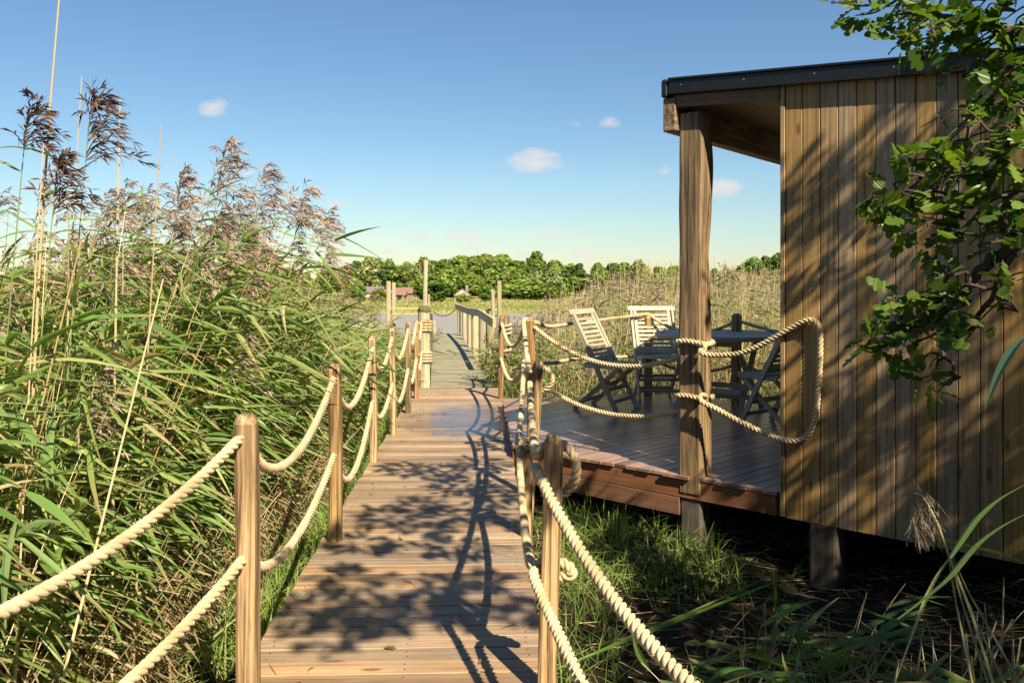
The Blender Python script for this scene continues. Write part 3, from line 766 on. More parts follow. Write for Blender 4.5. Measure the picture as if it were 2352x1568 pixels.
for rz_ in (0,):
    for s1, s2 in ((1, 1), (1, -1), (-1, 1), (-1, -1)):
        b = MB(); b.bar((s1 * .26, s2 * .40, .70), (s1 * .30, -s2 * .42, 0), .028, .05, up=(1, 0, 0)); o = b.build('leg', M['teak'], tb); o.rotation_euler.z = -.55
for z_, y_ in ((.67, .36), (.67, -.36), (.22, .22), (.22, -.22), (.1, .32)):
    b = MB(); b.bar((-.28, y_, z_), (.28, y_, z_), .03, .05); o = b.build('stretcher', M['teak'], tb); o.rotation_euler.z = -.55

# ------------------------------------------------------------------ jetty
jt = empty('jetty', (-1.2, 14, -.05)); tag(jt, 'narrow grey mesh covered jetty running out over the river', 'jetty')
JL = lambda Y: -1.04 - .098 * (Y - 10.2); JR = lambda Y: -.27 - .106 * (Y - 10.3)
b = MB(); Y = 9.97
while Y < 20.2:
    p0 = np.array([JL(Y), Y, -.06]); p1 = np.array([JR(Y) + .02, Y + .01, -.06])
    b.bar(p0, p1, .138, .03, ch=.004); Y += .142
part(b, 'decking', M['jetty'], jt)
for X_ in (0, 1):
    b = MB(); f = (JL, JR)[X_]; o_ = (.05, -.05)[X_]
    b.bar((f(10) + o_, 10, -.15), (f(20.2) + o_, 20.2, -.15), .06, .15); part(b, 'edge_beam', M['pile'], jt)
def pile(x, Y, z1, dia, seed, mat='pile', z0=-4.4, rnd_=True, root=None, name='pile'):
    o = make_post((x, Y, z0), (x, Y, z1), dia, seed, name=name, mat=mat, round_=rnd_, chz=.02)
    if root is not None:
        o.parent = root; o.matrix_parent_inverse = Matrix.Translation(-Vector(root.location))
    return o
pp = [(-1.40, 20.4, .66, .10), (-1.21, 19.5, .66, .13), (-1.02, 18.2, .67, .13), (-.80, 16.2, .71, .155), (-.60, 14.9, .76, .15), (-.42, 13.6, .72, .16)]
for i, (x, Y, z, d) in enumerate(pp): pile(x + .05, Y, z, d, 60 + i, root=jt, name='rail_post')
pile(JL(13) - .03, 13.0, .8, .10, 70, 'stilt', root=jt, name='rail_post')
pile(JL(19.8) + .02, 19.9, .3, .11, 72, root=jt)
# hand rail in three lengths
b = MB(); pts = [(-.26, 11.6, .71), (-.62, 14.9, .72), (-.90, 16.9, .66), (-1.45, 20.6, .63)]
for i in range(3):
    a0, a1 = np.array(pts[i]), np.array(pts[i + 1]); b.bar(a0 + UZ * .0, a1, .045, .14)
part(b, 'handrail', M['pile'], jt)
ch_ = MB(); P = sag((-1.46, 20.45, .55), (JL(20.3) - .0, 20.4, .52), .14, 40); ch_.tube(P, .012 + .006 * np.sin(np.arange(40) * 3), 5); part(ch_, 'chain', M['iron'], jt)
ch_ = MB(); P = np.array([(-1.32, 20.33, .6), (-1.315, 20.33, .2), (-1.32, 20.33, -.05)]); ch_.tube(np.array([P[0] + (P[2] - P[0]) * s for s in np.linspace(0, 1, 24)]), .014 + .007 * np.sin(np.arange(24) * 3), 5); part(ch_, 'chain', M['iron'], jt)
o = pile(PILE_L[0], PILE_L[1], .95, .158, 80); o.name = 'mooring_pile'; tag(o, 'fat round mooring pile with a mossy cap and a rope coil', 'pile')
cap = MB(); rr_ = []
for z, r in ((.93, .085), (.965, .083), (.995, .06), (1.005, .03)):
    rr_.append([(PILE_L[0] + r * math.cos(a) * (1 + .08 * math.sin(a * 3)), PILE_L[1] + r * math.sin(a), z + .01 * math.sin(a * 2)) for a in np.linspace(0, 2 * math.pi, 13)[:-1]])
cap.loft(rr_); c = cap.build('moss_cap', plain_mat('moss', (.13, .13, .045), rough=1, c2=(.07, .06, .03), scale=60, bump=1)); c.parent = o; c.matrix_parent_inverse = Matrix.Translation(-Vector(o.location))
pl = MB(); pl.box((PILE_L[0] + .045, PILE_L[1] - .075, .76), (UZ, (1, 0, 0), (0, 1, 0)), (.075, .028, .012), .003); c = pl.build('wooden_plaque', M['post']); c.parent = o; c.matrix_parent_inverse = Matrix.Translation(-Vector(o.location))
o = pile(PILE_R[0], PILE_R[1], .90, .13, 81, mat='porch'); o.name = 'mooring_pile'; tag(o, 'squat wooden pile with a coil of rope beside the start of the jetty rail', 'pile')
# tall tide posts standing in the river at the landing stage
TP = [(978, 598, 20.6, .105, 'tallest tide post rising above the far trees, left of the jetty end', .0),
      (892, 645, 19.0, .105, 'left post of the close pair standing in the reeds left of the jetty', .0),
      (904, 648, 21.0, .100, 'right post of the close pair standing in the reeds left of the jetty', .0),
      (1132, 665, 20.0, .090, 'shorter round topped tide post right of the jetty end', .0),
      (1147, 644, 18.0, .095, 'taller grey tide post right of the jetty rail', .0)]
for i, (x, y, Y, d, lb, ln) in enumerate(TP):
    p = at(x, y, Y); o = make_post((p[0] - .04 * (i == 0) * 3, Y, -4.6), p, d, 90 + i, name='tide_post', mat='pile', rot=.1, chz=.01)
    tag(o, lb, 'post', 'tall tide posts at the landing stage')
    if i == 0:
        b = MB(); b.bar((p[0] + .075, Y - .01, -2), (p[0] + .085, Y - .01, .95), .05, .07, up=(0, 1, 0)); c = b.build('side_plank', M['pile']); c.parent = o; c.matrix_parent_inverse = Matrix.Translation(-Vector(o.location))
        b = MB(); q0 = p + np.array([.02, -.07, -.0])
        for sx in (0, .075): b.tube([(q0[0] + sx - .02, q0[1], .64 - .4), (q0[0] + sx, q0[1], .64)], .008, 5)
        for k in range(5): b.tube([(q0[0] - .02 + k * .005, q0[1], .28 + k * .08), (q0[0] + .055 + k * .005, q0[1], .29 + k * .08)], .007, 5)
        c = b.build('ladder', M['iron']); c.parent = o; c.matrix_parent_inverse = Matrix.Translation(-Vector(o.location))
lm = plain_mat('lichen_timber', (.50, .40, .10), rough=.9, c2=(.36, .32, .2), scale=9)
for (xa, xb, y, Y, lb) in ((893, 975, 708, 20.4, 'long yellow lichened beam of the landing stage left of the jetty end'), (1118, 1146, 711, 20.2, 'short yellow lichened beam of the landing stage right of the jetty end')):
    b = MB(); a0, a1 = at(xa, y, Y), at(xb, y, Y); b.bar(a0, a1, .10, .055); b.bar(a0 - UZ * .16 + np.array([0, .3, 0]), a1 - UZ * .16 + np.array([0, .3, 0]), .06, .04)
    o = b.build('landing_beam', lm); tag(o, lb, 'beam')
    b = MB()
    for q in (a0, a1): b.bar((q[0], q[1] + .1, -4.6), (q[0], q[1] + .1, q[2]), .1, .1, up=(0, 1, 0))
    c = b.build('beam_pile', M['pile'], o)

# ------------------------------------------------------------------ vegetation generators
def ribbons(P, W, S, fold=.25, tint=None, mb=None):
    """P (n,k,3) centre lines, W (n,k) half widths, S (n,3) side vectors"""
    n, k, _ = P.shape
    T = np.gradient(P, axis=1); T /= np.linalg.norm(T, axis=2)[..., None] + 1e-9
    side = S[:, None, :] - T * np.sum(S[:, None, :] * T, 2)[..., None]; side /= np.linalg.norm(side, axis=2)[..., None] + 1e-9
    nr = np.cross(T, side)
    A = P + side * W[..., None] + nr * (W * fold)[..., None]; Bm = P; C = P - side * W[..., None] + nr * (W * fold)[..., None]
    V = np.stack([A, Bm, C], 2)          # n,k,3,3
    I = np.arange(n * k * 3).reshape(n, k, 3)
    Q = np.concatenate([np.stack([I[:, :-1, 0], I[:, 1:, 0], I[:, 1:, 1], I[:, :-1, 1]], -1).reshape(-1, 4),
                        np.stack([I[:, :-1, 1], I[:, 1:, 1], I[:, 1:, 2], I[:, :-1, 2]], -1).reshape(-1, 4)])
    tt = np.repeat(tint[:, None, :], k * 3, 1).reshape(-1, 3) if tint.ndim == 2 else np.repeat(tint[:, :, None, :], 3, 2).reshape(-1, 3)
    mb.add(V.reshape(-1, 3), Q, tint=tt)
def flat_ribbons(P, W, S, tint, mb):
    n, k, _ = P.shape
    T = np.gradient(P, axis=1); T /= np.linalg.norm(T, axis=2)[..., None] + 1e-9
    side = S[:, None, :] - T * np.sum(S[:, None, :] * T, 2)[..., None]; side /= np.linalg.norm(side, axis=2)[..., None] + 1e-9
    V = np.stack([P + side * W[..., None], P - side * W[..., None]], 2)
    I = np.arange(n * k * 2).reshape(n, k, 2)
    Q = np.stack([I[:, :-1, 0], I[:, 1:, 0], I[:, 1:, 1], I[:, :-1, 1]], -1).reshape(-1, 4)
    mb.add(V.reshape(-1, 3), Q, tint=np.repeat(tint[:, None, :], k * 2, 1).reshape(-1, 3))
def stems(P, rad, tint, mb, k=4):
    """P (n,m,3) -> thin square tubes"""
    n, m, _ = P.shape
    T = P[:, -1] - P[:, 0]; T /= np.linalg.norm(T, axis=1)[:, None]
    x = np.cross(T, np.array([.3, 1, .1])); x /= np.linalg.norm(x, axis=1)[:, None]; y = np.cross(T, x)
    a = np.linspace(0, 2 * math.pi, k + 1)[:-1]
    off = np.cos(a)[None, :, None] * x[:, None] + np.sin(a)[None, :, None] * y[:, None]      # n,k,3
    V = P[:, :, None, :] + rad[:, :, None, None] * off[:, None]
    I = np.arange(n * m * k).reshape(n, m, k); J = np.roll(I, -1, 2)
    Q = np.stack([I[:, :-1], J[:, :-1], J[:, 1:], I[:, 1:]], -1).reshape(-1, 4)
    mb.add(V.reshape(-1, 3), Q, tint=np.repeat(tint[:, None, :], m * k, 1).reshape(-1, 3))
GREENS = np.array([(.22, .315, .085), (.18, .29, .075), (.27, .345, .11), (.20, .30, .115), (.31, .345, .13), (.145, .25, .07)])
STRAW = np.array([(.46, .36, .19), (.52, .42, .25), (.38, .28, .14), (.56, .48, .31)])
PLUME = np.array([(.26, .18, .14), (.34, .25, .19), (.38, .30, .23), (.22, .145, .12)])
def pick(pal, n, r, v=.18): return pal[r.integers(0, len(pal), n)] * (1 + r.uniform(-v, v, (n, 1)))
def stem_line(base, h, lean, m, r, bend=.35):
    s = np.linspace(0, 1, m)[None, :, None]
    L = lean[:, None, :]; hh = h[:, None, None]
    P = base[:, None, :] + UZ * hh * s * (1 - .12 * np.linalg.norm(lean, axis=1)[:, None, None] * s) + L * hh * (s * (1 - bend) + bend * s * s)
    return P
def wind_lean(n, r, mu=.22, sd=.10, spread=.12):
    a = np.clip(r.normal(mu, sd, n), -.1, .6)
    return np.stack([a, r.normal(-.05, spread, n), np.zeros(n)], 1)
def plumes(top, dirn, size, r, mb, nb=16, sub=5, pal=PLUME, thick=1.0, droop=.55):
    """feathery one sided panicles"""
    n = len(top)
    f = r.uniform(0, 1, (n, nb))
    p0 = top[:, None] - dirn[:, None] * size[:, None, None] * (f[..., None] * .75) * 1.0 + dirn[:, None] * size[:, None, None] * .25
    wd = np.array([1, -.15, 0]); 
    br = dirn[:, None] * .75 + wd * .55 + r.normal(0, .38, (n, nb, 3)); br /= np.linalg.norm(br, axis=2)[..., None]
    ln = size[:, None] * (.28 + .45 * f) * r.uniform(.7, 1.2, (n, nb))
    s = np.linspace(0, 1, 4)
    P = p0[:, :, None] + br[:, :, None] * (ln[..., None] * s)[..., None] - UZ * (ln[..., None] * s ** 2 * droop)[..., None]
    P = P.reshape(-1, 4, 3); sz = np.repeat(size, nb)
    tint = pick(pal, n * nb, r)
    W = np.broadcast_to(np.array([.0016, .0016, .0013, .0006]) * thick, (n * nb, 4))
    flat_ribbons(P, W, r.normal(0, 1, (n * nb, 3)), tint, mb)
    # spikelets along every branch
    k = sub; fr = r.uniform(.2, 1, (n * nb, k)); idx = np.minimum((fr * 3).astype(int), 2); u = fr * 3 - idx
    rows = np.arange(n * nb)[:, None]
    q0 = P[rows, idx] * (1 - u[..., None]) + P[rows, idx + 1] * u[..., None]
    dd = P[:, 3] - P[:, 0]; dd /= np.linalg.norm(dd, axis=1)[:, None] + 1e-9
    d2 = dd[:, None] * .9 + r.normal(0, .35, (n * nb, k, 3)) - UZ * .25; d2 /= np.linalg.norm(d2, axis=2)[..., None]
    l2 = (sz[:, None] * r.uniform(.09, .17, (n * nb, k)))[..., None]
    q = np.stack([q0, q0 + d2 * l2 * .45, q0 + d2 * l2 - UZ * l2 * .15], 2).reshape(-1, 3, 3)
    W = np.broadcast_to(np.array([.0010, .0030, .0004]) * thick, (len(q), 3))
    flat_ribbons(q, W, r.normal(0, 1, (len(q), 3)), np.repeat(tint, k, 0) * r.uniform(.75, 1.35, (len(q), 1)), mb)
def reed_batch(base, h, r, nleaf=9, scale=1.0, mbs=None, mu=.22, plume_p=.45, leafw=.0112, green=GREENS, low=.36, top_dense=True, plume_size=.22, fine=True, droop=None, dead=.12, lean=None):
    n = len(base); ms, ml, mp = mbs
    lean = wind_lean(n, r, mu) if lean is None else lean
    P = stem_line(base, h, lean, 6, r)
    rad = np.linspace(1, .35, 6)[None] * r.uniform(.0028, .0042, n)[:, None] * scale
    stemc = np.where(r.random((n, 1)) < .6, pick(np.array([(.22, .25, .08), (.30, .28, .11)]), n, r), pick(STRAW, n, r))
    stems(P, rad, stemc, ms)
    # leaves
    N_ = n * nleaf; ri = np.repeat(np.arange(n), nleaf)
    f = np.clip((np.tile((np.arange(nleaf) + .5) / nleaf, n) + r.uniform(-.06, .06, N_)) * (1 - low) + low, 0, .97)
    x = f * 5; i0 = np.minimum(x.astype(int), 4); u = (x - i0)[:, None]
    p0 = P[ri, i0] * (1 - u) + P[ri, i0 + 1] * u
    az = r.normal(-.30, .65, N_) + np.where(r.random(N_) < .10, math.pi, 0)
    up = r.uniform(-.65, 1.0, N_)
    d0 = np.stack([np.cos(az) * np.cos(up), np.sin(az) * np.cos(up), np.sin(up)], 1)
    L = r.uniform(.16, .34, N_) * scale * (1 - .35 * np.abs(f - .6))
    dr = r.uniform(.03, .55, N_) if droop is None else r.uniform(droop * .7, droop * 1.3, N_)
    kseg = 6 if fine else 4
    s = np.linspace(0, 1, kseg)
    wind = np.array([.30, -.08, 0])
    Pl = p0[:, None] + (L[:, None] * s)[..., None] * d0[:, None] - UZ * (L[:, None] * dr[:, None] * s ** 2)[..., None] + (L[:, None] * s ** 2)[..., None] * wind
    prof = np.interp(s, [0, .12, .35, .7, 1], [.45, .8, 1, .62, .02])
    W = prof[None] * (r.uniform(.7, 1.25, N_) * leafw * scale)[:, None]
    sd = np.cross(d0, UZ) + r.normal(0, .55, (N_, 3))
    tint = pick(green, N_, r)
    isd = (r.random(N_) < dead * (1.6 - f)); tint[isd] = pick(STRAW, isd.sum(), r) * .8
    along = np.repeat(tint[:, None, :], kseg, 1)                # withered brown tips, paler bases
    tip = (r.random(N_) < .4)[:, None] * np.clip((s[None] - r.uniform(.45, .9, N_)[:, None]) * 5, 0, 1)
    along = along * (1 - tip[..., None]) + np.array([.36, .27, .13]) * tip[..., None]
    along = along * (1 + r.uniform(-.1, .1, (N_, kseg, 1)))
    W = W * r.uniform(.86, 1.1, W.shape)
    ribbons(Pl, W, sd, .3, along, ml)
    has = r.random(n) < plume_p
    if has.any():
        d = P[has, -1] - P[has, -2]; d /= np.linalg.norm(d, axis=1)[:, None]
        plumes(P[has, -1], d, r.uniform(.75, 1.25, has.sum()) * plume_size * scale, r, mp, nb=16 if fine else 10, sub=6 if fine else 4, thick=1.0 if fine else 1.6)
    return P
def dead_stems(base, h, r, mb, mu=.16, rad=.0032, sd=.13, pal=STRAW):
    n = len(base); P = stem_line(base, h, wind_lean(n, r, mu, sd, .14), 5, r, .2)
    stems(P, np.linspace(1, .45, 5)[None] * r.uniform(.75, 1.3, n)[:, None] * rad, pick(pal, n, r), mb)
def dead_leaves(p0, r, mb, L=(.18, .45), w=.006, pal=STRAW * .75):
    n = len(p0); az = r.uniform(-1.2, 1.2, n); up = r.uniform(-1.2, .7, n)
    d0 = np.stack([np.cos(az) * np.cos(up), np.sin(az) * np.cos(up), np.sin(up)], 1); ln = r.uniform(*L, n); s = np.linspace(0, 1, 4)
    P = p0[:, None] + (ln[:, None] * s)[..., None] * d0[:, None] - UZ * (ln[:, None] * .5 * s ** 2)[..., None]
    ribbons(P, np.array([.6, 1, .8, .1])[None] * r.uniform(.6, 1.4, n)[:, None] * w, r.normal(0, 1, (n, 3)), .3, pick(pal, n, r), mb)
def blades(base, h, r, mb, pal, w=.003, lean=.5, k=4, wind=.0):
    n = len(base); az = r.uniform(0, 2 * math.pi, n); a = r.uniform(.05, lean, n); s = np.linspace(0, 1, k)
    d = np.stack([np.cos(az) * a + wind, np.sin(az) * a, np.ones(n)], 1)
    P = base[:, None] + (h[:, None] * s)[..., None] * d[:, None] * 1.0
    P = P + (h[:, None] * s ** 2 * 1.0)[..., None] * (d * np.array([1, 1, 0]))[:, None] - UZ * (h[:, None] * s ** 2 * (a[:, None] ** 1) * .7)[..., None]
    W = np.interp(s, [0, .3, 1], [.8, 1, .05])[None] * (r.uniform(.6, 1.4, n) * w)[:, None]
    ribbons(P, W, np.stack([-np.sin(az), np.cos(az), np.zeros(n)], 1) + r.normal(0, .4, (n, 3)), .25, pick(pal, n, r), mb)
def scatter(n, x0, x1, y0, y1, r, ok=None):
    x = r.uniform(x0, x1, n); y = r.uniform(y0, y1, n)
    if ok is not None: k = ok(x, y); x, y = x[k], y[k]
    return np.stack([x, y, ground_z(x, y) - .02], 1)
def hprof(Y): return np.interp(Y, [1, 2, 3.2, 4.2, 4.8, 5.6, 6.5, 8, 10, 14], [1.85, 1.85, 1.95, 2.18, 2.1, 1.75, 1.55, 1.32, 1.2, 1.2])

# ---- reed bed on the left
r = np.random.default_rng(21)
ms, ml, mp = MB(), MB(), MB()
edge = lambda y: bw_c(y) - .535
def gap(y): return np.interp(y, [1.5, 3, 4, 5, 6, 9], [.75, .70, .62, .54, .50, .46])
def okl(x, y): return (x < edge(y) - gap(y)) & (y > 2.3)
def wts(b, keep): return b[keep]
B1 = scatter(2200, -3.1, -1.15, 1.7, 11, r, okl)
reed_batch(B1, hprof(B1[:, 1]) * r.uniform(.5, .97, len(B1)), r, 20, 1.0, (ms, ml, mp), plume_p=.08, plume_size=.16)
B2 = scatter(1700, -8.5, -2.6, 3.2, 14, r, okl)
B2 = B2[B2[:, 0] > -.72 * B2[:, 1] - 1.2]
h2 = np.interp(B2[:, 1], [3, 6, 9, 14], [2.0, 1.98, 1.75, 1.5])
reed_batch(B2, h2 * r.uniform(.66, .99, len(B2)), r, 14, 1.0, (ms, ml, mp), plume_p=.9, fine=False, plume_size=.2)
# tall clump near the fourth metre
B3 = np.stack([r.uniform(-2.9, -1.75, 120), r.uniform(3.6, 5.0, 120), np.full(120, GZ)], 1)
reed_batch(B3, r.uniform(1.75, 2.25, 120), r, 10, 1.0, (ms, ml, mp), plume_p=.8, plume_size=.26, mu=.24)
D1 = scatter(2700, -3.6, -1.15, 1.6, 9, r, okl); dead_stems(D1, r.uniform(.4, 1.5, len(D1)), r, ms)
D2 = scatter(650, -5.5, -1.3, 2.2, 8, r, okl); dead_stems(D2, r.uniform(1.35, 2.15, len(D2)) * np.interp(D2[:, 1], [0, 5, 7, 10], [1, 1, .8, .65]), r, ms, mu=.14, rad=.0040)
D3y = r.uniform(1.9, 6, 1500); D3x = edge(D3y) - gap(D3y) + .10 - np.abs(r.normal(0, .3, 1500)); D3 = np.stack([D3x, D3y, ground_z(D3x, D3y)], 1)
dead_stems(D3, r.uniform(.25, .8, 1500), r, ms, mu=.12, sd=.3, rad=.0036)
D4 = np.repeat(D3, 3, 0) + r.normal(0, .06, (4500, 3)) * np.array([1, 1, 0]); D4[:, 2] += r.uniform(0, .55, 4500); dead_leaves(D4, r, ml, w=.005)
DL = scatter(9000, -3.6, -1.1, 1.6, 9, r, okl); DL[:, 2] += r.uniform(0, .95, len(DL)) ** 1.2; dead_leaves(DL, r, ml)
LB = scatter(1500, -2.8, -1.08, 1.7, 9, r, lambda x, y: x < edge(y) - gap(y) * .6); blades(LB, r.uniform(.2, .6, len(LB)), r, ml, GREENS, w=.006, lean=.6, wind=.15)
for mb, nm, mt in ((ms, 'reed_bed', 'stem'), (ml, 'reed_bed', 'reed'), (mp, 'reed_bed', 'plume')):
    pass
def bed(ms, ml, mp, label):
    o = ms.build('reed_bed', M['stem']); tag(o, label, 'reeds', kind='stuff')
    c = ml.build('leaves', M['reed'], o); tag(c, kind='stuff')
    if mp.n: c = mp.build('plumes', M['plume'], o); tag(c, kind='stuff')
    return o
bed(ms, ml, mp, 'dense green and straw coloured reed bed filling the left side of the boardwalk')

# ---- reed bed on the far right and round the jetty
r = np.random.default_rng(22); ms, ml, mp = MB(), MB(), MB()
def okr(x, y): return (x > JR(y) + .14) & ~((x < .1) & (y < 9.9)) & ((x > .12) | (y > 10.1)) & (y > np.interp(x, [0, 1.8, 2.6, 6], [8.95, 9.0, 8.6, 5.9]))
BR = scatter(2600, -.9, 11, 7.0, 15, r, okr)
hr = np.interp(BR[:, 0] / BR[:, 1], [-.1, .0, .05, .10, .5], [.85, 1.05, 1.45, 1.78, 1.9])
reed_batch(BR, hr * r.uniform(.66, 1.03, len(BR)), r, 8, 1.0, (ms, ml, mp), plume_p=.75, fine=False, plume_size=.27, mu=.13, dead=.2)
DR = scatter(4200, .4, 11, 8.6, 14.5, r, okr); dead_stems(DR, np.interp(DR[:, 0] / DR[:, 1], [0, .06, .12], [1.05, 1.42, 1.8]) * r.uniform(.5, 1.13, len(DR)), r, ms, mu=.08, rad=.0040)
BJ = scatter(420, -5.5, -1.2, 10.2, 15, r, lambda x, y: x < JL(y) - .22)
reed_batch(BJ, r.uniform(.6, .95, len(BJ)), r, 8, 1.0, (ms, ml, mp), plume_p=.6, fine=False, plume_size=.24)
BK = np.stack([r.uniform(-.25, .15, 70), r.uniform(10.15, 11.8, 70), np.full(70, GZ)], 1); BK[:, 0] = np.maximum(BK[:, 0], JR(BK[:, 1]) + .1)
reed_batch(BK, r.uniform(.55, .95, 70), r, 10, .9, (ms, ml, mp), plume_p=.3, fine=False, lean=np.stack([r.normal(-.15, .25, 70), r.normal(-.2, .2, 70), np.zeros(70)], 1))
bed(ms, ml, mp, 'brown plumed reed bed behind the deck and along the jetty')

# ---- grass
r = np.random.default_rng(23)
BRIGHT = np.array([(.16, .26, .05), (.20, .29, .07), (.12, .22, .045), (.26, .30, .10)])
DARKG = np.array([(.07, .15, .035), (.10, .19, .045), (.055, .12, .04), (.14, .20, .06)])
gm = MB()
GB = scatter(5200, -.15, 6, 8.5, 10.2, r, lambda x, y: (x > .0) & (y > np.interp(x, [0, 1.8, 2.6, 6], [8.5, 8.55, 8.1, 5.6])))
blades(GB, r.uniform(.3, .75, len(GB)), r, gm, np.concatenate([BRIGHT, BRIGHT * 1.1, STRAW * .8]), w=.0045, lean=.7)
GB = scatter(2600, -.6, 2, 5.6, 8.5, r, lambda x, y: (x < -.02) & (x > bw_c(y) + .56)); blades(GB, r.uniform(.15, .35, len(GB)), r, gm, BRIGHT, w=.004)
tag(gm.build('grass', M['grass']), 'tall pale meadow grass growing behind the deck', 'grass', kind='stuff')
gm = MB()
GB = scatter(5200, -1.6, -.9, 3.4, 9.6, r, lambda x, y: (x < edge(y) - .02) & (x > edge(y) - .42)); blades(GB, r.uniform(.2, .48, len(GB)), r, gm, BRIGHT * 1.15, w=.0032, lean=.8)
tag(gm.build('grass', M['grass']), 'bright feathery grass at the left boardwalk edge below the ropes', 'grass', kind='stuff')
gm = MB()
def okg(x, y): return (x > bw_c(y) + .56) & ((vnoise(x, y, 2.6, 2) + .5 * vnoise(x, y, 7, 4)) > .15)
GB = scatter(3000, .15, 3.0, 1.2, 6.0, r, lambda x, y: okg(x, y) & ((x - C0[0]) * NB[0] + (y - C0[1]) * NB[1] < .1)); blades(GB, r.uniform(.06, .24, len(GB)), r, gm, DARKG, w=.0028, lean=.9)  # shaded ground: the shade is put into these darker blade colours
GB = scatter(1500, .1, .5, 1.0, 5.6, r, lambda x, y: x > bw_c(y) + .56); blades(GB, r.uniform(.08, .26, len(GB)), r, gm, BRIGHT * .8, w=.0028, lean=.8)
GB = scatter(1300, .3, 1.3, 4.3, 5.8, r, lambda x, y: ((x - C0[0]) * NB[0] + (y - C0[1]) * NB[1] < .1)); blades(GB, r.uniform(.1, .32, len(GB)), r, gm, BRIGHT, w=.003, lean=.9)  # brighter blades where the sun falls, light put into the blade colour
tag(gm.build('grass', M['grass']), 'patchy green grass on the bare earth below the deck on the right', 'grass', kind='stuff')
gm = MB(); GB = scatter(4200, .1, 4.5, .9, 6.2, r); n = len(GB); az = r.uniform(0, 6.3, n); L_ = r.uniform(.04, .22, n)
d = np.stack([np.cos(az), np.sin(az), r.normal(0, .12, n)], 1); s = np.array([-.5, 0, .5])
P = GB[:, None] + UZ * .03 + (L_[:, None] * s)[..., None] * d[:, None]
flat_ribbons(P, np.full((n, 3), .0018), np.tile(UZ, (n, 1)) + r.normal(0, .5, (n, 3)), pick(STRAW * .7, n, r), gm)
tag(gm.build('straw_litter', M['stem']), 'scattered dry straw on the dark earth right of the boardwalk', 'straw', kind='stuff')

# cut reed stubble and bent green reeds in the right foreground
r = np.random.default_rng(24)
ms, ml, mp = MB(), MB(), MB()
SB = scatter(220, .75, 2.6, 1.9, 3.6, r); dead_stems(SB, r.uniform(.12, .42, len(SB)), r, ms, mu=.0, sd=.35, rad=.0045)
FB = scatter(150, .7, 2.8, 1.8, 3.4, r)
reed_batch(FB, r.uniform(.2, .5, len(FB)), r, 5, 1.0, (ms, ml, mp), plume_p=0, mu=-.25, green=np.concatenate([DARKG * 1.3, GREENS * .8]), dead=.1, leafw=.0125, lean=np.stack([r.normal(-.25, .45, len(FB)), r.normal(-.1, .3, len(FB)), np.zeros(len(FB))], 1))
bed(ms, ml, mp, 'cut reed stubble and trampled green reeds in the shaded right foreground')

# ---- individual reeds in front of the bed
r = np.random.default_rng(25)
protos = []
def reed_thing(h, r, nleaf=9, plume_p=0, mu=.22, plume_size=.25, leafw=.0118, lean=None, droop=None, green=GREENS, dead=.06, pal=None):
    ms, ml, mp = MB(), MB(), MB()
    reed_batch(np.zeros((1, 3)), np.array([h]), r, nleaf, 1.0, (ms, ml, mp), mu=mu, plume_p=plume_p, plume_size=plume_size, leafw=leafw, lean=lean, droop=droop, green=green, dead=dead)
    o = ms.build('reed', M['stem']); ml.build('leaves', M['reed'], o)
    if mp.n: mp.build('plume', M['plume'], o)
    return o
for i in range(10): protos.append(reed_thing(r.uniform(1.1, 1.75), r, int(r.integers(17, 24)), 1 if i % 4 == 0 else 0, plume_size=.24))
cnt = 0; first = [True] * 10
while cnt < 210:
    y = r.uniform(2.3, 8.8); x = edge(y) - gap(y) - abs(r.normal(0, .45))
    i = int(r.integers(0, 10))
    o = protos[i] if first[i] else copy_tree(protos[i]); first[i] = False
    k = float(r.uniform(.75, 1.1) * hprof(y) / 1.95)
    o.location = (x, y, float(ground_z(x, y)) - .02); o.rotation_euler = (0, 0, float(r.normal(0, .35))); o.scale = (max(k, .7), max(k, .7), k)
    tag(o, 'green reed with long arching leaves at the front edge of the left reed bed', 'reed', 'reeds at the front edge of the left reed bed')
    cnt += 1
for o, f in zip(protos, first):
    if f:
        for c in list(o.children): bpy.data.objects.remove(c)
        bpy.data.objects.remove(o)

